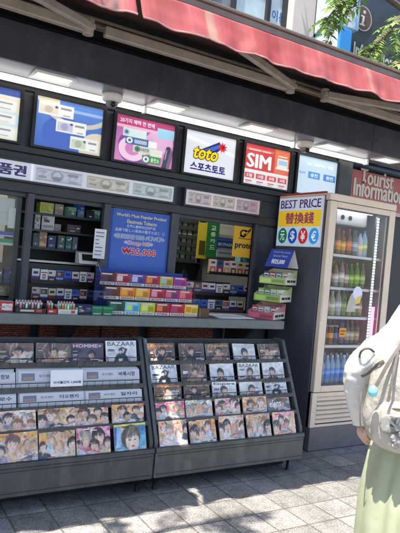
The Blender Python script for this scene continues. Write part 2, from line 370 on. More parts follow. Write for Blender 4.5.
# ------------------------------------------------------------------ printed pictures
class Art:
    def __init__(a, w, h, c):
        a.w, a.h = w, h; a.p = np.ones((h, w, 3)) * np.array(c)
        a.x, a.y = np.meshgrid(np.linspace(0, 1, w), np.linspace(0, 1, h))
    def mask(a, m, c, al=1.0): a.p[m] = a.p[m] * (1 - al) + np.array(c) * al; return a
    def rect(a, x0, y0, x1, y1, c, al=1.0): return a.mask((a.x >= x0) & (a.x <= x1) & (a.y >= y0) & (a.y <= y1), c, al)
    def ell(a, cx, cy, rx, ry, c, al=1.0, cut=None):
        m = ((a.x - cx) / rx) ** 2 + ((a.y - cy) / ry) ** 2 <= 1
        if cut is not None: m &= a.y > cut
        return a.mask(m, c, al)
    def line(a, x0, y0, x1, y1, wd, c, al=1.0):
        dx, dy = x1 - x0, y1 - y0; t = np.clip(((a.x - x0) * dx + (a.y - y0) * dy) / (dx * dx + dy * dy), 0, 1)
        return a.mask((a.x - x0 - t * dx) ** 2 + (a.y - y0 - t * dy) ** 2 < wd * wd, c, al)
    def blobs(a, rnd, n, cs, r=0.15, al=0.6):
        for _ in range(n): a.ell(rnd.random(), rnd.random(), r * (0.4 + rnd.random()), r * (0.4 + rnd.random()), rnd.choice(cs), al)
        return a
    def blur(a, n=1):
        for _ in range(n):
            p = np.pad(a.p, ((1, 1), (1, 1), (0, 0)), 'edge'); a.p = (p[1:-1, 1:-1] * 2 + p[:-2, 1:-1] + p[2:, 1:-1] + p[1:-1, :-2] + p[1:-1, 2:]) / 6
        return a
    def noise(a, amt, seed=0):
        a.blur(1)
        if max(a.w, a.h) < 90 and amt >= .04:                # soft blotches of light and dark like print
            rs = np.random.RandomState(seed + 5); k = rs.rand(a.h // 5 + 2, a.w // 5 + 2); k = np.kron(k, np.ones((5, 5)))[:a.h, :a.w]; q = np.pad(k, 2, 'edge'); k = sum(q[i:i + a.h, j:j + a.w] for i in range(5) for j in range(5)) / 25; a.p = a.p * (0.75 + .5 * k[..., None])
        rs = np.random.RandomState(seed); a.p *= 1 + amt * (rs.rand(a.h, a.w, 1) - 0.5) * 2; a.p = np.clip(a.p, 0, 1); return a
    def fade(a, c0, c1, vertical=True):
        t = (a.y if vertical else a.x)[..., None]; a.p = np.array(c0) * (1 - t) + np.array(c1) * t; return a

_prnd = random.Random(77)
def portrait(a, cx, cy, s, skin, hair, cloth, asp=1.5, tilt=0.0, bangs=True):
    r = _prnd; ax = s / asp; tl = r.uniform(-.22, .22)
    dk = lambda c, k: tuple(min(1, v * k) for v in c)
    a.ell(cx - tl * ax, cy - 1.85 * s, 1.65 * ax, 1.05 * s, cloth); a.line(cx - .5 * ax, cy - 1.2 * s, cx - .1 * ax, cy - 2 * s, .12 * s, dk(cloth, .7), .7); a.line(cx + .6 * ax, cy - 1.2 * s, cx + .3 * ax, cy - 2 * s, .1 * s, dk(cloth, 1.35), .6)
    a.line(cx, cy - .5 * s, cx - tl * .5 * ax, cy - 1.1 * s, .2 * s / asp, dk(skin, .72))
    for _ in range(5): a.ell(cx + tl * ax * .5 + r.uniform(-.14, .14) * ax, cy + .2 * s + r.uniform(-.1, .1) * s, r.uniform(.7, .85) * ax, r.uniform(.8, .98) * s, dk(hair, r.uniform(.8, 1.2)))
    a.ell(cx, cy - .14 * s, .60 * ax, .80 * s, dk(skin, .84)); a.ell(cx - .08 * ax, cy - .12 * s, .50 * ax, .74 * s, skin); a.ell(cx - .2 * ax, cy - .3 * s, .14 * ax, .12 * s, (min(1, skin[0] * 1.05), skin[1] * .8, skin[2] * .75), .5)
    for k in range(9):
        x0 = cx + (k - 4) * .17 * ax + tl * ax * .4; a.line(x0 * .6 + cx * .4, cy + .85 * s, x0 + r.uniform(-.1, .1) * ax, cy + r.uniform(.12, .42) * s, .085 * s / asp, dk(hair, r.uniform(.75, 1.5)), .9)
    for e in (-1, 1):
        a.ell(cx + e * .25 * ax + tl * .1 * ax, cy - .05 * s, .11 * ax, .05 * s, dk(hair, .5), .85)
    a.line(cx + .03 * ax, cy - .1 * s, cx + .07 * ax, cy - .34 * s, .035 * s, dk(skin, .74), .7)
    a.ell(cx + .02 * ax, cy - .53 * s, .15 * ax, .055 * s, (.52, .16, .16), .9)
    return a

# ================================================================== SETTING
g = MB(); g.quad((-60, -60, 0), (60, -60, 0), (60, 60, 0), (-60, 60, 0)); structure(g.build('pavement', 'paving'))

F = 0.45                                  # facade plane
KO = (1.8, F, 0)
K = thing('newsstand_kiosk', 'charcoal street kiosk with serving windows, dark fascia and grey counter', 'kiosk', KO, world=True)
# walls
m = MB()
m.box(-1.2, .47, 0, 3.8, .55, .90); m.box(2.745, .452, .90, 3.8, .466, 1.64); m.box(-1.2, .47, 1.64, 3.8, .55, 2.60)
m.box(-1.2, .55, 0, -1.15, 2.3, 2.6); m.box(-1.2, 2.3, 0, 5.6, 2.35, 2.75); m.box(5.55, .62, 0, 5.6, 2.3, 2.6)
m.box(3.75, .62, 0, 3.80, 2.3, 2.6)
m.build('wall', 'charcoal', K)
m = MB(); m.box(3.80, .64, 0, 5.55, .72, 2.35); m.build('side_wall', 'charcoal_dark', K)
m = MB(); m.box(-1.15, 1.75, 0, 3.75, 1.80, 2.45); m.build('inner_wall', 'wall_inside', K)
m = MB(); m.box(-1.15, .56, 2.45, 3.75, 1.75, 2.47); m.build('ceiling', 'wall_inside', K)
m = MB(); m.box(-1.15, .56, .02, 3.75, 1.75, .04); m.build('floor', 'shelf_dark', K)
m = MB(); m.box(-1.3, .12, 2.75, 5.7, 2.4, 2.80); m.build('roof', 'charcoal_dark', K)
m = MB(); m.box(-1.2, .20, 2.605, 5.6, .26, 2.75); m.build('roof_recess', 'black', K)
# fascia in three panels with open joints
for a, b in ((-1.2, .58), (.584, 3.62), (3.624, 5.6)):
    m = MB(); m.box(a, .10, 2.352, b, .125, 2.572); m.build('fascia_panel', 'charcoal', K, bevel=.002)
m = MB(); m.box(-1.2, .126, 2.572, 5.6, .30, 2.60); m.build('fascia_cap', 'black', K)
m = MB(); m.box(-1.2, .126, 2.355, 5.6, .468, 2.375); m.build('soffit', 'soffit', K)
# horizontal rails of the facade
m = MB()
for z0, z1, y in ((2.295, 2.354, .445), (1.905, 1.945, .438), (1.848, 1.90, .448), (1.655, 1.715, .44)):
    m.box(-1.2, y, z0, 3.78, .468, z1)
m.build('facade_rail', 'charcoal_dark', K, bevel=.003)
# window posts
for x0, x1 in ((-.25, -.19), (.945, .988), (1.463, 1.513), (1.985, 2.05), (2.745, 2.775)):
    m = MB(); m.box(x0, .42, .905, x1, .468, 1.652); m.build('window_post', 'charcoal', K, bevel=.003)
m = MB(); m.box(3.58, .43, 0, 3.76, .468, 2.35); m.build('corner_post', 'charcoal', K, bevel=.003)
for x0, x1 in ((-.19, .945), (.99, 1.462), (2.052, 2.744)):
    m = MB(); m.box(x0, .46, 1.625, x1, .50, 1.65); m.build('window_head', 'mullion', K, bevel=.002)
    m = MB(); m.box(x0, .46, .937, x1, .50, .952); m.build('window_sill', 'mullion', K, bevel=.002)
f = MB(); f.box(.895, .475, .953, .925, .495, 1.624); f.build('sliding_sash', 'mullion', K, bevel=.002)
gl = MB(); gl.quad((-.19, .485, .953), (.895, .485, .953), (.895, .485, 1.624), (-.19, .485, 1.624)); gl.build('window_pane', 'window_glass', K)
# counter with bracket
m = MB(); m.box(-1.2, 0.0, .872, 2.776, .45, .934); m.build('counter', 'counter', K, bevel=.006)
for x in (2.55, 1.2, .1):
    m = MB(); m.prism([(.06, .872), (.44, .872), (.44, .60), (.415, .60)], 'x', x, x + .022); m.build('counter_bracket', 'charcoal_dark', K)
# woven panels below the counter
for x0, x1 in ((.30, 1.03), (1.09, 1.50), (1.51, 1.80), (1.88, 2.42)):
    m = MB(); m.box(x0, .40, .50, x1, .465, .865); m.build('woven_panel', 'weave', K, bevel=.01)
m = MB(); m.tube([(-.9, .44, 2.452), (3.6, 1.1, 2.445)], .001) if False else None
for x in (.55, 2.3):
    m = MB(); m.box(x - .55, .85, 2.415, x + .55, 1.0, 2.449); m.build('ceiling_lamp', 'room_lamp', K)

# ------------------------------------------------------------------ lit screens on the facade
def screen(x0, x1, label, art, decorate=None, z0=1.96, z1=2.275, emit='screen'):
    t = thing('sign_screen', label, 'screen', ((x0 + x1) / 2, .44, z0), world=True, group='lit screens above the windows')
    m = MB(); fw = .022
    m.box(x0 - fw, .412, z0 - fw + .008, x1 + fw, .444, z0); m.box(x0 - fw, .412, z1, x1 + fw, .444, z1 + fw - .008)
    m.box(x0 - fw, .412, z0, x0, .444, z1); m.box(x1, .412, z0, x1 + fw, .444, z1)
    m.build('frame', 'black', t, bevel=.002)
    m = MB(); O = Vector((x0, .428, z0)); U = X3 * (x1 - x0); V = Z3 * (z1 - z0)
    art.blur(1); g_ = art.p.mean(axis=2, keepdims=True); art.p = art.p * .80 + g_ * .17 + .012; m.raster(O, U, V, art.p)  # colours greyed and lifted to stand in for glare on the screen
    m.build('display', emit, t)
    if decorate:
        m = MB(); decorate(m, O + Vector((0, -.002, 0)), U, V); m.build('lettering', emit, t)
    return t
up = Vector((0, -.001, 0)); ST = Vector((0, -.00015, 0))
def ticket(a, x0, y0, w, h, tint):
    a.rect(x0, y0, x0 + w, y0 + h, rgb(228, 230, 226)); a.rect(x0 + .02, y0 + .03, x0 + w * .55, y0 + h - .05, tint, .75)
    a.ell(x0 + w * .28, y0 + h * .45, w * .12, h * .28, tuple(v * .55 for v in tint), .6); a.ell(x0 + w * .5, y0 + h * .72, w * .05, h * .1, rgb(50, 70, 120))
    a.rect(x0 + w * .62, y0 + h * .62, x0 + w * .93, y0 + h * .78, rgb(90, 95, 110), .8); a.rect(x0 + w * .7, y0 + h * .12, x0 + w * .9, y0 + h * .2, rgb(110, 110, 120), .7)
# 1: partly in view at the left edge
a = Art(168, 118, rgb(220, 226, 228)); a.rect(0, .82, 1, 1, rgb(40, 78, 170)); a.fade(rgb(216, 226, 226), rgb(216, 226, 226)); a.rect(0, .86, 1, 1, rgb(44, 80, 165))
a.rect(0, .55, 1, .84, rgb(226, 218, 190)); a.rect(0, .28, 1, .54, rgb(190, 216, 232)); a.rect(0, .02, 1, .27, rgb(226, 230, 196))
for y in (.62, .36, .1): ticket(a, .18, y - .05, .78, .2, rgb(190, 200, 205))
screen(.40, .846, 'lit screen of banknote vouchers cut off by the left photo edge', a)
# 2: three vouchers on blue and cream
a = Art(168, 118, rgb(36, 92, 196)); a.fade(rgb(30, 88, 190), rgb(70, 130, 215))
a.mask((a.x - .95) ** 2 + (a.y - .1) ** 2 * .6 < .08, rgb(214, 206, 180)); a.mask((a.y > .98 - .55 * a.x ** .6) & (a.x < .33), rgb(222, 214, 186)); a.mask((a.x - .42) ** 2 + ((a.y - .3) * .8) ** 2 < .1, rgb(34, 86, 190))
a.mask(np.abs((a.x - .62) ** 2 + (a.y - 1.1) ** 2 - .32) < .05, rgb(214, 206, 178), .8); a.rect(.5, .8, 1, .86, rgb(170, 200, 235), .6)
ticket(a, .03, .66, .52, .25, rgb(214, 200, 180)); ticket(a, .3, .36, .46, .26, rgb(170, 168, 214)); ticket(a, .53, .06, .44, .26, rgb(176, 196, 160))
screen(.95, 1.395, 'blue and cream lit screen showing three banknote vouchers', a)
# 3: magenta promotion
a = Art(168, 118, rgb(190, 60, 160)); a.fade(rgb(214, 120, 190), rgb(160, 60, 160))
a.mask(np.abs((a.x - .38) ** 2 * 1.6 + (a.y - .35) ** 2 - .12) < .05, rgb(120, 50, 150)); a.mask(np.abs((a.x - .3) ** 2 * 1.3 + (a.y - .3) ** 2 - .045) < .025, rgb(236, 190, 222)); a.mask(((a.x - .75) ** 2 + (a.y - .55) ** 2) < .06, rgb(226, 180, 220), .7)
a.rect(0, .80, 1, 1, rgb(176, 30, 110)); a.rect(.0, .74, .72, .80, rgb(232, 170, 200), .9); a.rect(.70, .66, 1, .88, rgb(132, 196, 226))
a.rect(.12, .56, .52, .74, rgb(196, 220, 220)); a.rect(.17, .40, .56, .56, rgb(40, 92, 160)); a.rect(.56, .40, .71, .54, rgb(226, 230, 232)); a.rect(.31, .24, .60, .40, rgb(196, 206, 190)); a.rect(.60, .22, .82, .38, rgb(214, 216, 206)); a.rect(.47, .05, .80, .22, rgb(60, 140, 82))
for cx, cy, c in ((.24, .48, rgb(226, 236, 242)), (.38, .32, rgb(90, 130, 80)), (.54, .13, rgb(230, 244, 230)), (.18, .65, rgb(150, 180, 200))): a.ell(cx, cy, .05, .065, c); a.ell(cx, cy, .025, .035, rgb(60, 80, 140))
a.line(.86, .0, .92, .46, .045, rgb(54, 52, 76)); a.line(.93, .05, .98, .4, .03, rgb(110, 90, 130)); a.line(.87, .2, .89, .42, .008, rgb(170, 160, 190))
def d3(m, O, U, V):
    m.text('20가지 혜택 한 번에', O, U, V, .06, .84, .64, .94, 0, rgb(240, 220, 232), .012)
    m.text('0000000', O, U, V, .32, .43, .53, .52, 0, rgb(226, 236, 244), .01); m.text('충전소', O, U, V, .62, .08, .77, .18, 0, rgb(220, 244, 220), .01)
    m.text('국제전화', O, U, V, .42, .28, .58, .36, 0, rgb(60, 70, 60), .01)
screen(1.495, 1.948, 'magenta lit screen with stacked phone cards and a dark handset', a, d3)
# 4: white lottery sign
a = Art(168, 118, rgb(226, 228, 236)); a.fade(rgb(222, 224, 236), rgb(206, 212, 226)); a.mask(np.abs(a.y - .85 + a.x * .25) < .05, rgb(238, 240, 244), .6)
def star(cx, cy, r, q, n=9):
    return [(cx + (r if i % 2 == 0 else r * q) * math.cos(math.pi * i / n + .3), cy + (r if i % 2 == 0 else r * q) * 1.35 * math.sin(math.pi * i / n + .3)) for i in range(2 * n)]
def d4(m, O, U, V):
    m.poly(O, U, V, [(.20, .52), (.66, .86), (.74, .72), (.60, .58)], 0, rgb(30, 44, 110)); m.poly(O + up * .3, U, V, [(.30, .56), (.66, .80), (.70, .74), (.5, .58)], 0, rgb(70, 100, 190))
    m.poly(O + up * .6, U, V, star(.73, .74, .10, .55), 0, rgb(214, 40, 44)); m.poly(O + up * .9, U, V, star(.735, .75, .045, .5), 0, rgb(120, 20, 40))
    for dx, dy in ((-.012, 0), (.012, 0), (0, .018), (0, -.018), (.01, .014), (-.01, -.014)):
        m.text('toto', O + up * 1.1, U, V, .17 + dx, .37 + dy, .65 + dx, .66 + dy, 0, rgb(28, 22, 20), .04, .25)
    m.text('toto', O + up * 1.7, U, V, .17, .37, .65, .66, 0, rgb(248, 210, 20), .03, .25)
    m.btext('스포츠토토', O + up, U, V, .13, .11, .82, .28, 0, rgb(34, 34, 112), .007, .008, 0, ST)
screen(2.044, 2.49, 'white lit screen with yellow toto lettering and red starburst', a, d4)
# 5: SIM
a = Art(168, 118, rgb(206, 40, 44)); a.rect(.66, .38, 1, 1, rgb(234, 104, 52)); a.rect(0, .0, 1, .36, rgb(232, 222, 226)); a.rect(0, .34, 1, .375, rgb(240, 236, 238)); a.rect(.0, .86, .62, .90, rgb(226, 140, 140), .5)
for i in range(4): a.rect(.03 + i * .245, .16, .235 + i * .245, .29, rgb(206, 44, 54))
a.rect(.72, .52, .97, .78, rgb(236, 228, 226)); a.rect(.75, .62, .95, .74, rgb(150, 200, 226)); a.mask((a.y < .55) & (a.y > .5) & (a.x > .7), rgb(232, 232, 236))
def d5(m, O, U, V):
    m.btext('SIM', O, U, V, .06, .43, .57, .77, 0, rgb(244, 238, 240), .014, .008, 0, ST); m.rect(O, U, V, .08, .85, .34, .885, 0, rgb(236, 190, 190)); m.rect(O, U, V, .37, .85, .56, .885, 0, rgb(236, 190, 190))
    m.rect(O, U, V, .73, .82, .94, .85, 0, rgb(250, 226, 206))
    for i, s_ in enumerate(('5일', '10일', '20일', '30일')):
        m.text(s_, O, U, V, .07 + i * .245, .185, .19 + i * .245, .265, 0, rgb(248, 236, 236), .02); m.rect(O, U, V, .05 + i * .245, .07, .19 + i * .245, .10, 0, rgb(170, 110, 116)); m.rect(O, U, V, .05 + i * .245, .03, .15 + i * .245, .05, 0, rgb(190, 150, 150))
screen(2.582, 3.033, 'red and orange lit screen with large white SIM lettering', a, d5)
# 6: pale blue
a = Art(168, 118, rgb(196, 218, 240)); a.fade(rgb(206, 226, 246), rgb(176, 208, 236)); a.rect(.27, .44, .57, .62, rgb(52, 142, 216)); a.rect(.66, .44, .98, .62, rgb(48, 132, 212))
def d6(m, O, U, V):
    m.text('충전', O, U, V, .33, .48, .51, .58, 0, rgb(220, 236, 250), .02); m.text('환전', O, U, V, .73, .48, .91, .58, 0, rgb(220, 236, 250), .02); m.text('@ guide', O, U, V, .05, .52, .20, .6, 0, rgb(70, 130, 190), .01)
    m.text('SIM · 교통카드 · 환전', O, U, V, .22, .78, .9, .86, 0, rgb(240, 246, 250), .01)
screen(3.124, 3.567, 'pale blue lit screen with two blue buttons above the fridge', a, d6)

# ------------------------------------------------------------------ long light boxes under the screens
def banknotes(a, n, x0, x1, tints):
    w = (x1 - x0) / n; r = random.Random(n)
    for i in range(n):
        q = x0 + i * w + w * .03; t = tints[i % len(tints)]; dk = lambda k: tuple(v * k for v in t)
        a.rect(q, .10, q + w * .94, .90, dk(1.0)); a.rect(q + w * .02, .17, q + w * .92, .83, dk(.55)); a.rect(q + w * .03, .22, q + w * .91, .78, dk(.80))
        for k in range(14): u = r.random() * .86 + .04; a.line(q + w * u, .25 + .2 * r.random(), q + w * min(.9, u + .12 * r.random()), .5 + .25 * r.random(), .006, dk(r.choice([.5, .65, .95])), .6)
        a.ell(q + w * .42, .5, w * .13, .30, dk(.5), .9); a.ell(q + w * .42, .55, w * .07, .18, dk(.85)); a.ell(q + w * .42, .34, w * .09, .12, dk(.35), .9)
        a.rect(q + w * .62, .58, q + w * .84, .74, dk(.3), .75); a.rect(q + w * .06, .28, q + w * .22, .44, dk(.3), .6); a.rect(q + w * .65, .24, q + w * .85, .34, dk(.35), .6); a.rect(q + w * .06, .6, q + w * .2, .72, dk(.4), .5)
def strip(x0, x1, label, art, dec=None):
    z0, z1 = 1.727, 1.838
    t = thing('banknote_sign', label, 'sign', ((x0 + x1) / 2, .44, z0), world=True, group='long signs over the windows')
    m = MB(); m.box(x0 - .012, .405, z0 - .012, x1 + .012, .446, z0); m.box(x0 - .012, .405, z1, x1 + .012, .446, z1 + .01); m.box(x0 - .012, .405, z0, x0, .446, z1); m.box(x1, .405, z0, x1 + .012, .446, z1)
    m.build('frame', 'charcoal_dark', t)
    m = MB(); O = Vector((x0, .416, z0)); U = X3 * (x1 - x0); V = Z3 * (z1 - z0); m.raster(O, U, V, art.p); m.build('panel', 'lightbox', t)
    if dec: m = MB(); dec(m, O + up * 1.5, U, V); m.build('lettering', 'lightbox', t)
a = Art(420, 30, rgb(206, 208, 220)); banknotes(a, 3, .455, 1.0, [rgb(196, 200, 214), rgb(206, 202, 190), rgb(190, 204, 206)]); a.mask(np.abs(a.x - .45) < .004, rgb(240, 240, 246))
strip(.12, 1.978, 'long lit sign with navy Korean letters and grey banknotes', a, lambda m, O, U, V: m.btext('상품권', O, U, V, .292, .20, .428, .80, 0, rgb(46, 44, 96), .003, .02, 0, ST))
a = Art(230, 30, rgb(206, 196, 200)); banknotes(a, 3, .02, .98, [rgb(196, 186, 190), rgb(200, 190, 182), rgb(190, 170, 178)]); a.mask((a.x > .86), rgb(170, 130, 140), .4)
strip(2.078, 2.762, 'shorter lit sign of mauve banknotes over the right window', a)

# ------------------------------------------------------------------ soffit fittings
t = MB(); t.tube([(-.6, .37, 2.322), (3.842, .37, 2.322)], .017, 12)
lt = thing('led_tube_lamp', 'long glowing white tube lamp running under the soffit', 'lamp', (1.6, .37, 2.33), world=True)
t.build('tube', 'tube', lt, smooth=True)
m = MB()
m.box(-.6, .385, 2.318, 3.85, .412, 2.352); m.box(3.843, .35, 2.303, 3.862, .40, 2.352)
m.build('batten', 'white', lt)
for x in (.2, 1.66, 3.0):
    m = MB(); m.box(x, .349, 2.300, x + .018, .391, 2.352); m.build('clip', 'white', lt)
def downlight():
    t = thing('ceiling_light', '', 'light', (0, 0, 2.355), group='recessed lights in the soffit')
    m = MB(); w, d = .125, .083
    for a, b, c, e in ((-w, -d, w, -d + .018), (-w, d - .018, w, d), (-w, -d + .018, -w + .018, d - .018), (w - .018, -d + .018, w, d - .018)):
        m.box(a, b, -.012, c, e, .004)
    m.build('frame', 'white', t, bevel=.003)
    m = MB(); m.box(-w + .018, -d + .018, -.004, w - .018, d - .018, .002); m.build('diffuser', 'downlight', t)
    return t
dl = downlight(); xs = (.985, 1.79, 2.55, 3.32, 3.98)
for i, x in enumerate(xs):
    o = dl if i == 0 else copy_tree(dl); o.location = (x, .245 + .01 * (i % 2), 2.355)
    o['label'] = ['recessed square light over the blue voucher screen', 'recessed light over the magenta screen', 'recessed light over the red SIM screen', 'recessed light over the pale blue screen', 'recessed light farthest right, past the end of the tube lamp'][i]
def dome(x, y, label):
    t = thing('security_camera', label, 'camera', (x, y, 2.355), group='dome cameras under the soffit')
    m = MB(); m.lathe([(.066, 0), (.070, -.010), (.069, -.030), (.062, -.044), (.046, -.052)], 0, 0, 0, 24); m.build('housing', 'white', t, smooth=True)
    m = MB(); m.lathe([(.045, -.051), (.041, -.066), (.030, -.080), (.010, -.087)], 0, 0, 0, 20); m.build('dome', 'smoked', t, smooth=True)
    m = MB(); m.tube([(0, -.025, -.060), (-.010, -.050, -.078)], .016, 12); m.build('lens', 'black', t, smooth=True)
MT['smoked'] = mat('smoked_dome', (.22, .22, .23), .15)
dome(1.40, .30, 'white dome camera between the blue and magenta screens'); dome(3.08, .31, 'white dome camera near the right end of the tube lamp')

# ------------------------------------------------------------------ awnings
from mathutils import noise as mn
def crs(p): return .7 * (1 - 2 * abs(mn.noise(p))) + .3 * mn.noise(p * 2.3)
def awning(x0, x1, label, arms, seed):
    rnd = random.Random(seed)
    t = thing('awning', label, 'awning', ((x0 + x1) / 2, 0.1, 2.7), world=True, group='red awnings over the kiosk front')
    yb, zt = -.80, 2.545
    m = MB(); m.box(x0, yb - .035, zt - .012, x1, yb + .03, zt + .028); m.box(x0, yb - .045, zt + .028, x1, yb + .02, zt + .046); m.build('front_bar', 'brown_metal', t, bevel=.006)
    m = MB(); n = 12
    m.quad((x0 + .01, yb + .02, zt + .02), (x1 - .01, yb + .02, zt + .02), (x1 - .01, .30, zt + .27), (x0 + .01, .30, zt + .27))
    k_ = .42; m.quad((x1 - .01, yb + k_, zt + .02 + .25 * k_ / 1.1), (x1 + .06, yb + k_, zt + .022 + .25 * k_ / 1.1), (x1 + .06, .30, zt + .272), (x1 - .01, .30, zt + .27)); m.build('fabric_roof', 'canvas_top', t)  # second quad: added flap that keeps a sun streak off the fascia
    # valance: wavy hanging strip with a scalloped lower edge tilted slightly outwards to catch more sun
    m = MB(); nu = int((x1 - x0) / .0125); nv = 12; H = .190
    ph = [rnd.random() * 6 for _ in range(4)]
    vs = []
    for j in range(nv):
        q = j / (nv - 1)
        for i in range(nu + 1):
            x = x0 + (x1 - x0) * i / nu
            sc = abs(math.sin(x * math.pi / .27 + ph[0])) ** .7
            h = H * (.94 + .06 * sc + .02 * math.sin(x * 2.3 + ph[3]))
            wav = .010 * math.sin(x * 17 + ph[1]) + .009 * math.sin(x * 31 + ph[2]) + .022 * crs(Vector((x * 3.1, q * .8, seed))) + .012 * crs(Vector((x * 9, q * 1.6, seed + 4)))
            vs.append((x, yb - .036 - q * h * .30 - q * wav, zt - .008 - q * h * .93))
    fs = [(j * (nu + 1) + i, j * (nu + 1) + i + 1, (j + 1) * (nu + 1) + i + 1, (j + 1) * (nu + 1) + i) for j in range(nv - 1) for i in range(nu)]
    m._add(vs, fs); o = m.build('valance', 'canvas', t, smooth=True)
    md = o.modifiers.new('thick', 'SOLIDIFY'); md.thickness = .0025
    m = MB(); r0 = [Vector(v) + Vector((0, -.002, .004)) for v in vs[-(nu + 1):]]; r1 = [Vector(v) + Vector((0, -.0015, .012)) for v in vs[-(nu + 1):]]
    m._add(r0 + r1, [(i, i + 1, nu + 2 + i, nu + 1 + i) for i in range(nu)]); m.build('hem_tape', mat('faded_hem', (.55, .30, .27), .85, 0, .2, 14), t, smooth=True)
    m = MB(); m.box(x0, .13, 2.69, x1, .20, 2.748); m.build('cassette', 'beige_metal', t, bevel=.01)
    m = MB(); m.tube([(x0, .05, 2.665), (x1, .05, 2.665)], .022, 10); m.build('torsion_bar', 'brown_metal', t, smooth=True)
    for sh, el, fr in arms:
        m = MB(); m.beam(sh, el, .045, .062); m.build('upper_arm', 'beige_metal', t, bevel=.008)
        m = MB(); e2 = (el[0], el[1] - .05, el[2] - .002); m.beam(e2, fr, .034, .05); m.build('forearm', 'beige_metal', t, bevel=.008)
        m = MB(); m.tube([(el[0], el[1] - .02, el[2] - .045), (el[0], el[1] - .02, el[2] + .045)], .032, 12); m.box(el[0] - .03, el[1] - .06, el[2] - .015, el[0] + .03, el[1] + .02, el[2] + .015); m.build('elbow_joint', 'beige_metal', t, bevel=.004)
    return t
awning(-1.6, 1.005, 'red scalloped awning at the left with one beige folding arm', [((-.30, -.02, 2.625), (1.075, -.05, 2.592), (-.05, -.77, 2.53))], 3)
awning(1.035, 4.9, 'long faded red scalloped awning with two beige folding arms', [((1.19, -.02, 2.615), (2.565, -.06, 2.600), (1.33, -.77, 2.535)), ((4.55, -.02, 2.615), (2.89, -.06, 2.612), (4.35, -.77, 2.53))], 11)

# ================================================================== COUNTER AND WINDOW GOODS
CT = .935
W_ = rgb(232, 232, 228)
def pack(name, label, cat, group, x, y, z, w, h, d, bands, rz=0.0, txt=None, tcol=None, lean=0.0, matname='print'):
    """small printed carton: bands = [(from, to, colour)] over the height of its front"""
    m = MB(); side = bands[0][2] if len(bands) == 1 else bands[len(bands) // 2][2]
    m.box(-w / 2, 0, 0, w / 2, d, h, 0, side)
    O = Vector((-w / 2, -.0006, 0)); U = X3 * w; V = Z3 * h
    for i, b in enumerate(bands):
        x0, x1 = (b[3], b[4]) if len(b) > 3 else (0, 1)
        m.rect(O + Vector((0, -.0002 * i, 0)), U, V, x0, b[0], x1, b[1], 0, b[2])
    if name in ('carton', 'gum_carton', 'teal_box', 'stock_box'):
        rq = random.Random(sum(map(ord, label)) + 3)
        for _ in range(7):
            x0, y0 = rq.uniform(.05, .7), rq.uniform(.05, .8); k = rq.choice([.4, .6, 1.6, 2.2]); c_ = rq.choice([bands[0][2], bands[-1][2], rgb(200, 200, 196)])
            m.rect(O + Vector((0, -.0012 - .00012 * _, 0)), U, V, x0, y0, min(.95, x0 + rq.uniform(.1, .4)), min(.95, y0 + rq.uniform(.03, .16)), 0, tuple(min(.8, v * k) for v in c_))
    if txt:
        rq = random.Random(sum(map(ord, label)))
        for yy in (.06, .14):
            xx = .1
            while xx < .8: ww = rq.uniform(.05, .2); m.rect(O + Vector((0, -.0016, 0)), U, V, xx, yy, min(xx + ww, .9), yy + .05, 0, tcol or rgb(30, 30, 40)); xx += ww + .05
    o = m.build(name, matname); o.location = (x, y, z); o.rotation_euler = (lean, 0, rz)
    return tag(o, label, cat, group)
def txt_y(b): return (.08, .2)

# --- blue price poster on the middle panel
t = thing('price_poster', 'large blue poster with white lettering and red price in the middle window', 'poster', (1.75, .44, 1.25), world=True)
PX0, PX1, PZ0, PZ1 = 1.516, 1.982, 1.05, 1.632
m = MB(); m.box(PX0, .445, PZ0, PX1, .455, PZ1, 0, rgb(30, 70, 170)); m.build('board', 'paint', t)
m = MB(); O = Vector((PX0, .4435, PZ0)); U = X3 * (PX1 - PX0); V = Z3 * (PZ1 - PZ0)
a = Art(60, 70, rgb(36, 78, 186)); a.fade(rgb(74, 116, 204), rgb(54, 94, 186)); a.noise(.03, 4); m.raster(O + X3 * .02, U * .96, V, a.p)
yl, wh, rd = rgb(236, 226, 170), rgb(214, 224, 244), rgb(214, 40, 60)
O2 = O + Vector((0, -.001, 0))
m.text("World's Most Popular Product", O2, U, V, .10, .905, .94, .955, 0, yl, .015); m.text('Electronic Tobacco', O2, U, V, .28, .84, .78, .885, 0, yl, .015)
m.text('世界人最受欢迎的产品', O2, U, V, .28, .79, .76, .825, 0, wh, .01); m.text('品質で新しい革命の電子たばこ〈〉', O2, U, V, .10, .735, .93, .775, 0, wh, .01)
m.btext('<DISCORE 9000 パフパフ>', O2, U, V, .09, .655, .93, .71, 0, wh, .010, .008, 0, ST)
m.text('<DISCORE 9000 パフパフ>', O2 + up, U, V, .09, .655, .93, .71, 0, rgb(40, 52, 140), .0)
m.btext('<Charge NO>', O2, U, V, .26, .575, .74, .63, 0, wh, .010, .008, 0, ST); m.text('<Charge NO>', O2 + up, U, V, .26, .575, .74, .63, 0, rd, .0)
m.btext('₩25,000', O2, U, V, .24, .46, .80, .545, 0, wh, .012, .010, 0, ST); m.btext('₩25,000', O2 + up, U, V, .24, .46, .80, .545, 0, rd, .004, .003, 0, ST)
m.build('lettering', 'paint', t)
# --- price list on the post
t = MB(); x0, z0, x1, z1 = 1.405, 1.275, 1.488, 1.475
t.box(x0, .412, z0, x1, .416, z1, 0, rgb(228, 230, 234)); O = Vector((x0, .4112, z0)); U = X3 * (x1 - x0); V = Z3 * (z1 - z0)
rr = random.Random(2)
for i in range(7):
    y = .88 - i * .125
    t.rect(O, U, V, .1, y - .02, .1 + .3 + .45 * rr.random(), y + .02, 0, rgb(120, 124, 140)); t.rect(O, U, V, .06, y - .06, .94, y - .053, 0, rgb(170, 172, 180))
tag(t.build('price_list', 'print', origin=(1.446, .414, z0)), 'white paper price list taped to the post left of the blue poster', 'notice')

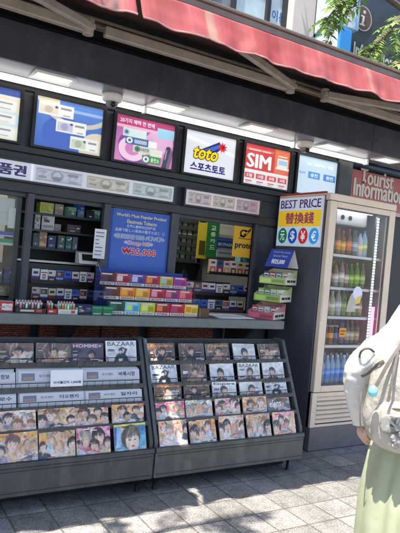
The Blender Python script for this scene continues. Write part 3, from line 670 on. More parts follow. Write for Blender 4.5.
# --- tiered acrylic display of vapour boxes
t = thing('acrylic_display', 'clear three-tier acrylic display of colourful boxes before the blue poster', 'display stand', (1.74, .1, CT), world=True)
XA, XB = 1.405, 2.062
m = MB()
for (y, z) in ((.235, 1.108), (.145, 1.022), (.05, CT + .001)):
    m.box(XA, y, z, XB, y + .085, z + .003)
m.build('shelf', 'acrylic', t)
for x in (XA - .004, XB):
    m = MB(); m.prism([(.04, CT), (.33, CT), (.33, 1.25), (.30, 1.25), (.045, 1.0)], 'x', x, x + .004); m.build('side_panel', 'acrylic', t)
m = MB(); m.box(XA, .325, CT, XB, .329, 1.215, 0, rgb(30, 60, 150)); m.build('back_panel', 'paint', t)
tiers = [(.07, CT + .005, [('dark green', rgb(24, 80, 70), rgb(40, 110, 90)), ('sky blue', rgb(96, 190, 226), rgb(190, 226, 130)), ('lime yellow', rgb(190, 204, 50), rgb(226, 226, 120)), ('deep red', rgb(170, 30, 44), rgb(226, 130, 70)), ('crimson', rgb(196, 36, 52), rgb(170, 60, 110)), ('golden yellow', rgb(240, 196, 60), rgb(214, 140, 40))], 'bottom'),
         (.165, 1.026, [('rust', rgb(120, 60, 40), rgb(70, 60, 110)), ('orange', rgb(236, 130, 40), rgb(240, 170, 60)), ('amber', rgb(240, 160, 50), rgb(246, 196, 80)), ('ruby', rgb(190, 30, 60), rgb(236, 150, 170)), ('violet red', rgb(150, 50, 130), rgb(226, 110, 110)), ('rose', rgb(214, 60, 90), rgb(226, 120, 130))], 'middle'),
         (.255, 1.112, [('maroon', rgb(90, 34, 50), rgb(70, 50, 90)), ('wine red', rgb(170, 40, 60), rgb(226, 200, 200)), ('purple', rgb(90, 60, 160), rgb(190, 200, 226)), ('scarlet', rgb(196, 40, 70), rgb(214, 150, 60)), ('olive gold', rgb(196, 170, 60), rgb(150, 200, 170)), ('magenta', rgb(190, 50, 140), rgb(120, 60, 160))], 'top')]
words = ['ICE', 'MINT', 'LIME', 'COLA', 'CHERRY', 'MANGO']
for y, z, cs, tn in tiers:
    n = len(cs)
    for i, (cn, c1, c2) in enumerate(cs):
        x = XA + .055 + i * .1095
        pack('vape_box', '%s carton, %s in the %s tier of the acrylic display' % (cn, nth(i, n), tn), 'box', 'cartons in the acrylic display', x, y, z, .104, .079, .04,
             [(0, 1, c1), (.0, .24, rgb(226, 220, 216)), (.36, .80, c2, .08, .48), (.30, .7, tuple(v * .6 for v in c1), .55, .9), (.84, .94, rgb(226, 214, 200), .1, .8)], 0, words[i], tuple(v * .5 for v in c1))
# --- left end of the counter: lighter trays and gum boxes
def tray(x0, x1, label, c, stick_cols, word, grp):
    t = thing('counter_tray', label, 'tray', ((x0 + x1) / 2, .03, CT), world=True, group='trays on the left end of the counter')
    m = MB(); m.box(x0, .03, CT, x1, .033, CT + .028, 0, c); m.box(x0, .107, CT, x1, .11, CT + .05, 0, c); m.box(x0, .033, CT, x0 + .003, .107, CT + .04, 0, c); m.box(x1 - .003, .033, CT, x1, .107, CT + .04, 0, c); m.box(x0 + .003, .033, CT, x1 - .003, .107, CT + .003, 0, c)
    m.rect(Vector((x0, .029, CT)), X3 * (x1 - x0), Z3 * .028, .15, .3, .6, .7, 0, rgb(200, 190, 176)); m.rect(Vector((x0, .029, CT)), X3 * (x1 - x0), Z3 * .028, .66, .2, .86, .8, 0, rgb(190, 70, 60))
    m.build('tray_box', 'print', t)
    n = int((x1 - x0 - .012) / .017); k = 0
    for r_ in range(2):
        for i in range(n):
            cn, cc = stick_cols[(i * 3 + r_) % len(stick_cols)]
            m = MB(); h = .062 + .008 * r_
            m.lathe([(.0065, 0), (.0068, .004), (.0068, h * .72), (.0064, h * .74), (.0064, h * .93), (.004, h)], 0, 0, 0, 10, 0, [cc, cc, cc, rgb(190, 190, 190), rgb(170, 60, 50)], 1, .7)
            o = m.build('lighter', 'glossprint', smooth=True); o.location = (x0 + .014 + i * .017, .05 + .03 * r_, CT + .004)
            tag(o, '%s lighter, %s in the %s line of the %s tray' % (cn, nth(i, n), ('front', 'back')[r_], grp), 'lighter', 'lighters in the counter trays')
tray(.83, 1.005, 'black counter tray of dark and pale lighters near the left edge', rgb(40, 36, 40), [('black', rgb(30, 28, 30)), ('white', rgb(214, 210, 206)), ('dark grey', rgb(60, 58, 60)), ('pink', rgb(214, 120, 140))], 'LIGHTER', 'black')
tray(1.012, 1.07, 'narrow red counter tray of lighters', rgb(160, 34, 44), [('red', rgb(190, 40, 50)), ('green', rgb(60, 160, 80))], 'GAS', 'red')
tray(1.077, 1.195, 'white counter tray of green and white lighters', rgb(206, 214, 204), [('green', rgb(60, 150, 60)), ('white', rgb(226, 228, 222)), ('lime', rgb(140, 190, 70)), ('orange', rgb(214, 110, 60))], 'LIGHTER', 'white')
pack('gum_carton', 'red and white carton at the left end of the counter', 'box', None, .775, .05, CT, .09, .06, .05, [(0, 1, rgb(180, 50, 46)), (.15, .8, rgb(220, 214, 208), .3, .95)])
pack('gum_carton', 'navy carton between the lighter trays and the green cartons', 'box', None, 1.25, .05, CT, .10, .058, .05, [(0, 1, rgb(26, 28, 46)), (.3, .75, rgb(50, 70, 130), .5, .95), (.2, .6, rgb(130, 130, 140), .1, .3)])
for i, x in enumerate((1.336, 1.404)):
    pack('mint_carton', 'green carton with white lettering, %s of the pair on the counter' % ('left' if i == 0 else 'right'), 'box', 'green cartons on the counter', x - .012, .04, CT, .064, .052, .045, [(0, 1, rgb(28, 112, 72)), (.72, .95, rgb(60, 150, 100)), (.14, .2, rgb(190, 220, 190), .1, .9)], 0, 'MINT', rgb(220, 240, 220))
pack('card_box', 'small plain brown box on the counter beside the acrylic display', 'box', None, 2.105, .06, CT, .085, .062, .07, [(0, 1, rgb(96, 60, 46))])
# loose papers
m = MB()
for i, (dx, dz, rz) in enumerate(((0, 0, .03), (.02, .0035, -.06), (-.01, .007, .02))):
    m.M = Matrix.Translation((2.36 + dx, .14, CT + .001 + dz)) @ Matrix.Rotation(rz, 4, 'Z'); m.box(-.15, -.10, 0, .15, .10, .003)
m.M = None
tag(m.build('paper_stack', 'paper', origin=(2.36, .14, CT)), 'loose white papers lying on the counter under the right window', 'papers')

# --- cardboard three-tier stand with a blue tent card
th = R(60); base = at(273, 319.5, .005); base.z = CT
t = thing('counter_display', 'three-tier card display of pink and green trays near the fridge', 'display stand', base, -th)
L_, D_ = .205, .245      # along its long side and its depth
Mst = Matrix.Translation(base) @ Matrix.Rotation(-th, 4, 'Z'); Minv = Mst.inverted()
def tier(c0, c1, c2, h):
    m = MB(); x0, x1, y0, y1, z = c0.x - L_, c0.x, c0.y, c0.y + D_, c0.z
    lo = h * .45
    m.box(x0, y0, z, x1, y1, z + .003, 0, c1)
    m.box(x0, y0, z, x1, y0 + .003, z + lo, 0, c1); m.box(x0, y1 - .003, z, x1, y1, z + h, 0, c2)
    m.prism([(y0 + .003, z), (y1 - .003, z), (y1 - .003, z + h), (y0 + .003, z + lo)], 'x', x1 - .003, x1, 0, c2); m.prism([(y0 + .003, z), (y1 - .003, z), (y1 - .003, z + h), (y0 + .003, z + lo)], 'x', x0, x0 + .003, 0, c2)
    O = Vector((x0, y0 - .0006, z)); U = X3 * L_; V = Z3 * lo
    m.rect(O, U, V, .05, .15, .45, .8, 0, tuple(min(1, v * 1.5) for v in c1)); m.rect(O, U, V, .5, .3, .95, .7, 0, tuple(v * .6 for v in c1))
    m.build('tray', 'print', t)
    m = MB(); m.box(x1 + .0005, y0 + .005, z + .004, x1 + .003, y1 - .015, z + lo + .004, 0, rgb(226, 222, 206))
    for q0, q1 in ((.10, .38), (.43, .60), (.64, .90)): m.rect(Vector((x1 + .0036, y0 + .005, z + .004)), Y3 * (D_ - .02), Z3 * lo, q0, .32, q1, .66, 0, rgb(60, 50, 50))
    m.build('price_plate', 'print', t)
T3 = [(Minv @ base, rgb(196, 90, 110), rgb(226, 150, 160), .115), (Minv @ at(279.5, 303, -.03), rgb(150, 180, 90), rgb(200, 210, 150), .115), (Minv @ at(285, 285.5, -.045), rgb(170, 190, 110), rgb(206, 206, 160), .115)]
for c0, c1, c2, h in T3: tier(c0, c1, c2, h)
for dx, dy in ((-.17, .20), (-.01, .20)):
    m = MB(); m.box(dx, dy, .003, dx + .004, dy + .004, T3[2][0].z); m.build('upright', 'acrylic', t)
pc = [[('red', rgb(190, 44, 50)), ('pink', rgb(226, 130, 150)), ('white', rgb(220, 214, 210)), ('rose', rgb(196, 80, 110))], [('lime', rgb(160, 190, 80)), ('green', rgb(90, 150, 70)), ('pale green', rgb(196, 214, 160)), ('white', rgb(226, 226, 214))], [('navy', rgb(40, 50, 100)), ('crimson', rgb(180, 40, 50)), ('teal', rgb(60, 120, 120)), ('tan', rgb(190, 150, 110))]]
for k, (c0, c1, c2, h) in enumerate(T3):
    for i in range(4):
        p = Mst @ (c0 + Vector((-L_ + .03 + i * .049, .06, .004))); cn, cc = pc[k][i]
        o = pack('sachet_box', '%s small box, %s in the %s tray of the card display' % (cn, nth(i, 4), ('bottom', 'middle', 'top')[k]), 'box', 'small boxes in the card display', p.x, p.y, p.z, .045, .088, .12, [(0, 1, cc), (.55, .85, W_, .1, .9), (.62, .72, tuple(v * .5 for v in cc), .2, .8)], -th)
# tent card on top
w, d, h = .185, .20, .135; ta = -th - R(4)
pc_ = at(287.5, 268, -.045); tp = pc_ - Vector((math.cos(ta), math.sin(ta), 0)) * w
t = thing('tent_card', 'blue folded tent card on top of the card display', 'sign', tp, ta)
m = MB()
m._add([(0, 0, 0), (w, 0, 0), (w, d * .5, h), (0, d * .5, h)], [(0, 1, 2, 3)], 0, rgb(34, 70, 168)); m.build('front_face', 'print', t)
m = MB(); m._add([(0, d, 0), (w, d, 0), (w, d * .5 + .002, h), (0, d * .5 + .002, h)], [(3, 2, 1, 0)], 0, rgb(226, 226, 226)); m.build('back_face', 'print', t)
m = MB(); O = Vector((0, -.0012, .001)); U = X3 * w; V = Vector((0, d * .5, h))
m.text('World\'s Most Popular', O, U, V, .14, .76, .88, .88, 0, rgb(220, 226, 240), .0); m.text('Electronic Tobacco', O, U, V, .2, .56, .82, .68, 0, rgb(220, 226, 240), .0); m.btext('₩25,000', O, U, V, .22, .14, .78, .42, 0, rgb(236, 236, 246), .012, .012, 0, ST)
m.build('lettering', 'print', t)

# --- middle window: shelves behind the glass
t = thing('cabinet_shelf', 'dark shelf cabinet behind the second window with stacked cartons', 'shelf', (1.28, .8, .04), world=True)
SY = .62
def zz(y, Y=SY): return at(65, y, Y).z
sh = [zz(215.5), zz(232), zz(249.5), zz(262), zz(281.5), zz(299.5)]
m = MB(); m.box(.93, .90, .04, 1.62, .92, 2.2); m.box(.93, SY + .003, .04, .945, .90, 2.2); m.box(1.605, SY + .003, .04, 1.62, .90, 2.2); m.build('carcass', 'shelf_dark', t)
for z in sh:
    mm = MB(); mm.box(.946, SY, z - .014, 1.604, .899, z); mm.build('shelf_board', 'shelf_dark' if z != sh[3] else 'steel', t)
def sitem(px0, px1, zi, py, cols, label, name='carton', cat='box', group='cartons on the shelf behind the second window', txt=None):
    a, b = at(px0, 240, SY + .03), at(px1, 240, SY + .03); h = max(.02, zz(py, SY + .03) - sh[zi])
    pack(name, label, cat, group, (a.x + b.x) / 2, SY + .03, sh[zi] + .0005, b.x - a.x - .003, h, .1, cols, 0, txt)
sitem(37, 51, 0, 205, [(0, 1, rgb(196, 204, 150)), (.2, .75, rgb(170, 180, 40), .05, .95)], 'yellow-green carton, leftmost on the top shelf behind the window')
sitem(52, 61, 0, 205, [(0, 1, rgb(160, 160, 150)), (.1, .5, rgb(120, 122, 118))], 'grey white tub on the top shelf behind the window')
sitem(66, 74, 0, 206, [(0, 1, rgb(40, 110, 100)), (.6, .95, rgb(120, 170, 150))], 'teal carton on the top shelf behind the window')
sitem(75, 82, 0, 202, [(0, 1, rgb(90, 120, 170)), (.55, .95, rgb(40, 80, 170))], 'blue carton on the top shelf behind the window')
sitem(84, 92, 0, 207, [(0, 1, rgb(36, 44, 48))], 'black carton on the top shelf behind the window')
sitem(92, 98, 0, 206, [(0, 1, rgb(60, 140, 150)), (.5, .9, rgb(160, 200, 200))], 'small turquoise carton, rightmost on the top shelf behind the window')
sitem(33, 39, 1, 217, [(0, 1, rgb(176, 176, 176)), (.6, .8, rgb(130, 130, 130))], 'pale grey carton, leftmost on the second shelf behind the window')
sitem(40, 53, 1, 218, [(0, 1, rgb(190, 190, 188)), (.55, .75, rgb(60, 60, 64), .15, .6), (.2, .34, rgb(90, 96, 110), .1, .9)], 'white printed carton on the second shelf behind the window')
sitem(53, 60, 1, 225, [(0, 1, rgb(120, 124, 124))], 'low grey carton on the second shelf behind the window')
sitem(66, 80, 1, 224, [(0, 1, rgb(60, 52, 56)), (.2, .8, rgb(96, 60, 66), .4, .9)], 'dark maroon carton on the second shelf behind the window')
for i, (p0, p1, py, c) in enumerate(((33, 39, 236, rgb(60, 70, 76)), (39, 47, 234, rgb(150, 118, 96)), (48, 56, 237, rgb(40, 56, 90)), (58, 65, 236, rgb(70, 84, 84)), (66, 72, 236, rgb(50, 96, 92)), (73, 78, 236, rgb(90, 104, 110)))):
    sitem(p0, p1, 2, py, [(0, 1, c), (.1, .3, tuple(min(1, v * 2.5) for v in c), .1, .9)], '%s carton, %s on the third shelf behind the window' % (('slate', 'tan', 'navy', 'grey', 'green', 'steel')[i], nth(i, 6)))
# payment terminal on the ledge
p = at(85, 261.5, .60); t = thing('card_terminal', 'white card terminal with dark screen on the ledge behind the window', 'terminal', (p.x, .50, sh[3]))
m = MB(); m.prism([(0, 0), (.1, 0), (.1, .085), (.03, .075)], 'x', -.075, .075); m.build('body', 'white', t, bevel=.006)
m = MB(); m._add([(-.055, .006, .022), (.055, .006, .022), (.055, .0255, .0655), (-.055, .0255, .0655)], [(0, 1, 2, 3)]); o = m.build('screen', 'black', t); o.location = (0, -.003, 0.0015)
# cigarette packs
cig = [('white', W_, rgb(90, 60, 130)), ('cream', rgb(226, 206, 186), rgb(90, 50, 120)), ('ivory', rgb(230, 222, 206), rgb(70, 50, 120)), ('pale pink', rgb(226, 196, 186), rgb(96, 60, 130)), ('blue', rgb(70, 110, 190), rgb(60, 50, 130)), ('gold white', rgb(230, 214, 170), rgb(110, 60, 60)), ('navy', rgb(60, 80, 130), rgb(30, 40, 80)), ('bright blue', rgb(60, 120, 200), rgb(30, 60, 130))]
def cigs(row, n, px0, px1, pyb, Y, lab, rnd, h=.088, style=0):
    a, b = at(px0, pyb, Y), at(px1, pyb, Y); pit = (b.x - a.x) / n
    for i in range(n):
        cn, c1, c2 = cig[(i * 5 + rnd) % len(cig)]
        zb = a.z
        if style == 0: style_ = (0, 2, 3, 0, 4)[(i * 7 + rnd * 3) % 5]
        dy = random.Random(i * 31 + rnd).uniform(-.004, .004)
        bands = [(0, 1, c1), (0, .44, c2), (.06, .14, tuple(min(1, v * 2) for v in c2), .15, .85), (.62, .8, tuple(v * .45 for v in c2), .2, .8)] if style == 0 and style_ == 0 else [(0, 1, c1), (0, .3, c2), (.3, .36, W_), (.5, .9, (rgb(120, 60, 50), rgb(90, 80, 76), rgb(150, 100, 80))[i % 3], .06, .94), (.58, .8, rgb(200, 150, 120), .2, .6), (.08, .2, W_, .2, .8)] if style == 0 and style_ == 2 else [(0, 1, W_), (0, .2, c2), (.3, .62, c2, .3, .7), (.38, .54, W_, .4, .6), (.72, .8, (.4, .04, .05), .1, .9)] if style == 0 and style_ == 3 else [(0, 1, c2), (.55, 1, c1), (.50, .55, rgb(206, 180, 90)), (.2, .32, rgb(206, 190, 150), .2, .8), (.7, .85, c2, .1, .5)] if style == 0 else [(0, 1, c1), (.05, .5, (rgb(196, 90, 70), rgb(150, 40, 60), rgb(210, 150, 90), rgb(110, 70, 70))[i % 4], .08, .92), (.14, .38, rgb(230, 190, 150), .3, .7), (.7, .85, c2, .2, .8)]
        pack('cigarette_pack', '%s cigarette pack, %s in the %s' % (cn, nth(i, n), lab), 'cigarette pack', 'cigarette packs in the windows', a.x + pit * (i + .5), Y + dy, zb, pit * .93, h * (1 - .02 * (i % 3)), .024, bands, dy * 8)
    return a, b
rk = thing('pack_rack', 'black two-step rack of cigarette packs behind the second window', 'rack', (1.25, .53, .955), world=True)
for pyb, px0, px1, n, r_, lab in ((281.5, 31, 94, 8, 0, 'upper row behind the second window'), (300, 31, 94, 8, 3, 'lower row behind the second window')):
    a, b = cigs(0, n, px0, px1, pyb, .57, lab, r_)
    m = MB(); m.box(a.x - .004, .555, a.z - .008, b.x + .004, .60, a.z - .0005); m.box(a.x - .004, .553, a.z - .008, b.x + .004, .557, a.z + .018); m.build('ledge', 'black', rk)
m = MB(); m.box(.95, .602, .956, 1.47, .61, at(60, 262, .6).z - .02); m.build('back_plate', 'shelf_dark', rk)
rk = thing('pack_rack', 'stepped rack of cigarette packs inside the right window', 'rack', (2.4, .53, .955), world=True)
for pyb, px0, px1, n, r_, lab, Y, st, h in ((273, 208.5, 250, 6, 1, 'top row inside the right window', .66, 1, .115), (292.5, 178, 250, 10, 4, 'middle row inside the right window', .60, 0, .09), (310, 184, 250, 9, 2, 'bottom row inside the right window', .55, 0, .09)):
    a, b = cigs(0, n, px0, px1, pyb, Y, lab, r_, h, st)
    m = MB(); m.box(a.x - .004, Y - .012, a.z - .008, b.x + .004, Y + .03, a.z - .0005); m.box(a.x - .004, Y - .014, a.z - .008, b.x + .004, Y - .010, a.z + .016); m.build('ledge', 'black', rk)
m = MB(); m.box(2.06, .70, .956, 2.74, .71, 1.16); m.build('back_plate', 'shelf_dark', rk)
# --- right window interior
Y2 = 1.45
t = thing('wall_shelf', 'dark shelving of small white packs at the back of the kiosk', 'shelf', (2.9, Y2, .9), world=True)
a, b = at(177, 240, Y2), at(205, 240, Y2); zs = [at(190, y, Y2).z for y in (222, 229.5, 238, 246, 254, 262)]
m = MB(); m.box(a.x - .3, Y2 + .1, .04, b.x, Y2 + .12, 2.1); m.box(b.x - .02, Y2, .04, b.x, Y2 + .1, 2.1); m.build('carcass', 'shelf_dark', t)
for z in zs:
    mm = MB(); mm.box(a.x - .3, Y2, z - .012, b.x - .02, Y2 + .1, z); mm.build('shelf_board', 'shelf_dark', t)
k = 0
for ri, z in enumerate(zs):
    n = 8
    for i in range(n):
        c = rgb(*[(206, 204, 196), (170, 176, 170), (190, 190, 200), (120, 150, 140)][(i * 3 + ri) % 4])
        pack('small_pack', '%s pack, %s on shelf row %s at the back of the kiosk' % (('white', 'grey', 'pale', 'green')[(i * 3 + ri) % 4], nth(i, n), ORD[ri]), 'pack', 'packs on the back wall shelving', a.x - .22 + i * (b.x - a.x + .18) / n, Y2 + .02, z + .001, .075, .085 if ri else .17, .03, [(0, 1, c), (0, .35, rgb(60, 66, 60), .1, .9)])
def card(name, label, cat, px, Y, cols, dec=None, th=.006):
    a, b = at(px[0], px[1], Y), at(px[2], px[3], Y)
    m = MB(); m.box(a.x, Y, b.z, b.x, Y + th, a.z, 0, cols[0]); O = Vector((a.x, Y - .001, b.z)); U = X3 * (b.x - a.x); V = Z3 * (a.z - b.z)
    for c in cols[1:]: m.rect(O, U, V, *c[:4], 0, c[4]); O = O + up * .3
    if dec: dec(m, O + up, U, V)
    return tag(m.build(name, 'print', origin=((a.x + b.x) / 2, Y, b.z)), label, cat)
card('yellow_banner', 'narrow yellow hanging banner inside the right window', 'banner', (199, 222, 206, 259), 1.3, [rgb(206, 186, 60), (.2, .1, .8, .5, rgb(90, 80, 40))])
card('green_banner', 'green vertical banner with white Korean letters inside the right window', 'banner', (208.5, 219, 217, 258), 1.2, [rgb(40, 120, 60)], lambda m, O, U, V: [m.text(s, O, U, V, .28, .72 - i * .17, .72, .84 - i * .17, 0, rgb(206, 230, 206), .03) for i, s in enumerate('교통카드')])
card('blue_notice', 'small blue notice with white lettering left of the yellow poster', 'notice', (217, 237, 233, 249), .95, [rgb(36, 80, 160), (.05, .72, .95, .9, rgb(70, 130, 190))], lambda m, O, U, V: m.text('SKYPASS', O, U, V, .08, .2, .92, .5, 0, rgb(226, 232, 240), .03))
card('white_board', 'off-white board behind the banners deep inside the right window', 'board', (206, 218, 234, 236), 1.5, [rgb(206, 204, 196), (.3, .2, .34, .9, rgb(150, 150, 146)), (.1, .5, .9, .54, rgb(160, 160, 156))])
card('white_notice', 'small white notice under the blue notice in the right window', 'notice', (217, 249.5, 233, 258), .95, [rgb(190, 196, 196), (.1, .5, .9, .7, rgb(90, 120, 130))])
def proto(m, O, U, V):
    m.poly(O, U, V, [(.25, .62), (.45, .60), (.72, .80), (.80, .93), (.62, .82), (.50, .84), (.36, .74)], 0, rgb(40, 34, 30)); m.poly(O + up, U, V, [(.40, .66), (.48, .65), (.64, .78), (.56, .78)], 0, rgb(232, 176, 40)); m.disc(O, U, V, .42, .72, .16, .12, 0, rgb(40, 34, 30)); m.disc(O + up, U, V, .43, .72, .10, .07, 0, rgb(232, 176, 40)); m.rect(O + up, U, V, .2, .555, .8, .575, 0, rgb(40, 34, 30))
    m.text('proto', O, U, V, .08, .22, .90, .44, 0, rgb(28, 40, 40), .035)
card('yellow_poster', 'yellow poster with black hand emblem and proto lettering in the right window', 'poster', (235, 223, 253.5, 258.5), .475, [rgb(232, 176, 40)], proto)
pack('teal_box', 'teal box at the right end behind the top pack row', 'box', None, at(246, 262, .7).x, .70, at(246, 268, .7).z, .12, .09, .08, [(0, 1, rgb(30, 110, 140)), (.3, .6, rgb(120, 180, 200), .1, .9)])
# small things left: papers and boxes behind the first window
card('white_notice', 'large white paper stuck inside the first window', 'notice', (-8, 196, 13, 226), .50, [rgb(190, 196, 190), (.0, .45, 1, .47, rgb(160, 166, 160))], None, .002)
card('white_notice', 'second white paper overlapping the large one inside the first window', 'notice', (9, 207.5, 19.5, 229), .494, [rgb(204, 208, 204)], None, .002)
card('blue_notice', 'blue strip notice above the green one in the first window', 'notice', (-8, 230, 13, 237), .495, [rgb(70, 90, 160), (0, 0, 1, .25, rgb(170, 180, 210))], None, .002)
card('green_notice', 'green and white strip notice in the first window', 'notice', (-8, 237.5, 16, 246), .495, [rgb(190, 200, 196), (0, .4, 1, 1, rgb(60, 150, 100))], None, .002)
for i, (p0, p1, y0, y1, c, cn) in enumerate(((-6, 3, 262, 283, rgb(90, 82, 76), 'grey'), (3, 15, 268, 283, rgb(60, 70, 110), 'blue'), (-4, 6, 284, 296, rgb(150, 140, 110), 'tan'), (7, 17, 286, 296, rgb(130, 96, 80), 'brown'))):
    a, b = at(p0, y0, .62), at(p1, y1, .62)
    pack('stock_box', '%s box on the ledge behind the first window' % cn, 'box', None, (a.x + b.x) / 2, .62, b.z, b.x - a.x, a.z - b.z, .1, [(0, 1, c), (.3, .7, tuple(min(1, v * 1.6) for v in c), .1, .8)])
m = MB(); a = at(0, 297, .6); a2 = at(0, 283.5, .6); m.box(.3, .58, a.z - .012, .93, .8, a.z); m.box(.3, .58, a2.z - .012, .93, .8, a2.z); tag(m.build('inner_ledge', 'shelf_dark', origin=(.6, .6, a.z)), 'dark two-level ledge behind the first window', 'shelf')

# ================================================================== MAGAZINE RACKS
ROWS = [(-.250, .697, .112), (-.308, .580, .112), (-.352, .490, .090), (-.402, .389, .104), (-.470, .252, .148)]
LEAN = R(-20)
def rack(x0, x1, label, main, wires):
    t = thing('magazine_rack', label, 'rack', ((x0 + x1) / 2, -.3, 0), world=True, group='sloping magazine racks in front of the kiosk')
    m = MB(); m.box(x0 + .0, -.477, .092, x1, -.458, .234); m.build('front_panel', main, t, bevel=.003)
    m = MB(); m.box(x0, -.484, .236, x1, -.455, .262); m.build('front_lip', main, t, bevel=.004)
    m = MB(); m.box(x0 + .01, -.4785, .216, x1 - .01, -.477, .219); m.box(x0 + .01, -.4785, .112, x1 - .01, -.477, .115); m.build('groove', 'black', t)
    side = [(-.10, .092), (-.455, .092), (-.455, .29), (-.195, .828), (-.10, .828)]
    for a, b in ((x0, x0 + .022), (x1 - .022, x1)):
        m = MB(); m.prism(side, 'x', a, b); m.build('side_panel', main, t, bevel=.003)
    m = MB(); m.box(x0 + .023, -.13, .10, x1 - .023, -.11, .82); m.build('back_panel', 'rack_dark', t)
    m = MB(); m.box(x0 + .023, -.455, .094, x1 - .023, -.135, .11); m.build('base', 'rack_dark', t)
    for i, (yb, zb, h) in enumerate(ROWS):
        m = MB(); m.box(x0 + .023, yb - .006, zb - .010, x1 - .023, yb + .085, zb - .001)
        m.box(x0 + .023, yb - .010, zb - .016, x1 - .023, yb - .006, zb + .010)
        m.build('shelf', 'rack_dark', t)
        m = MB(); m.box(x0 + .023, yb + .086, zb - .10, x1 - .023, yb + .094, zb + h * 1.02); m.build('riser', 'charcoal_dark', t)
        if i in wires:
            m = MB(); zt = zb + .032
            m.tube([(x0 + .023, yb - .012, zt), (x1 - .023, yb - .012, zt)], .0022, 6)
            nx = int((x1 - x0) / .045)
            for k in range(1, nx): m.tube([(x0 + k * .045, yb - .0115, zb), (x0 + k * .045, yb - .0115, zt)], .0013, 5)
            m.build('wire_rail', 'black', t)
    m = MB(); m.box(x0 + .03, -.33, .012, x1 - .03, -.13, .091); m.build('shade_block', 'black', t)  # added black box that keeps light out from under the rack
    for lx in (x0 + .05, x1 - .05):
        for ly in (-.40, -.16):
            m = MB(); m.lathe([(.015, 0), (.015, .006), (.011, .008), (.011, .093)], lx, ly, 0, 12); m.build('foot', 'black', t, smooth=True)
    return t
rack(.438, 1.524, 'left dark grey sloping rack of magazines and folded white papers', 'rack_dark', (0, 1, 2))
rack(1.535, 2.622, 'right grey sloping rack holding five rows of magazines', 'rack', (0, 1, 2))

rnd = random.Random(21)
HAIRS = [rgb(36, 28, 26), rgb(74, 50, 38), rgb(134, 96, 66), rgb(150, 140, 132), rgb(96, 70, 60), rgb(186, 150, 110), rgb(52, 42, 44)]
SK = [rgb(226, 190, 170), rgb(214, 172, 150), rgb(232, 200, 184)]
def art_sepia(s):
    r = random.Random(s); a = Art(64, 44, rgb(86, 66, 52)); a.fade(rgb(60, 46, 40), rgb(120, 92, 70))
    a.blobs(r, 9, [rgb(60, 44, 36), rgb(126, 98, 74), rgb(40, 32, 30), rgb(96, 74, 60)], .22, .6)
    x = .36 + r.random() * .28; c1 = r.choice([rgb(214, 200, 182), rgb(206, 176, 150), rgb(48, 40, 38), rgb(170, 130, 104)])
    a.line(x - .05, .0, x + .2, .42, .17, c1); a.line(x + .1, .1, x + .36, .55, .06, tuple(v * .7 for v in c1)); a.line(x - .3, .12, x + .02, .3, .05, rgb(206, 162, 134)); a.line(x + .05, .2, x - .12, .55, .045, rgb(214, 170, 142))
    portrait(a, x, .58, .21, rgb(214, 172, 144), rgb(40, 30, 28), c1, 1.55)
    for _ in range(30): u, y = r.random(), r.random(); a.line(u, y, u + r.uniform(-.08, .08), y + r.uniform(-.15, .15), r.uniform(.006, .02), r.choice([rgb(50, 38, 34), rgb(140, 108, 84), rgb(190, 160, 134), rgb(90, 70, 58)]), .6)
    for _ in range(5): y = r.random(); u = r.random(); a.line(u, y, u + r.uniform(-.2, .2), y + .45, .008, rgb(240, 232, 222), .6)  # pale streaks: highlights of the plastic wrap painted into the picture
    return a.noise(.08, s)
def art_white(s, fig=None):
    r = random.Random(s); a = Art(64, 44, rgb(206, 206, 206)); a.fade(rgb(196, 194, 192), rgb(234, 232, 230)); x = .42 + .2 * r.random()
    a.blobs(r, 4, [rgb(190, 190, 194), rgb(170, 168, 170)], .25, .4)
    a.rect(.02, .1, .2, .16, rgb(120, 120, 124), .6); a.rect(.74, .5, .95, .53, rgb(110, 110, 114), .6); a.rect(.78, .42, .95, .45, rgb(130, 110, 110), .6); portrait(a, x, .44, .27, rgb(216, 184, 164), rgb(52, 44, 42), r.choice([rgb(34, 34, 38), rgb(96, 94, 96), rgb(60, 52, 50)]), 1.55); return a.noise(.04, s)
def art_lady(s):
    a = Art(64, 44, rgb(214, 214, 214)); a.fade(rgb(196, 196, 198), rgb(224, 224, 226)); a.ell(.5, .02, .24, .42, rgb(30, 30, 34)); a.ell(.47, .18, .07, .2, rgb(226, 220, 216)); a.line(.58, .35, .66, .6, .04, rgb(40, 38, 40)); a.line(.66, .6, .52, .68, .035, rgb(40, 38, 40))
    portrait(a, .47, .52, .12, rgb(226, 196, 180), rgb(24, 20, 22), rgb(34, 34, 38), 1.55); return a.noise(.04, s)
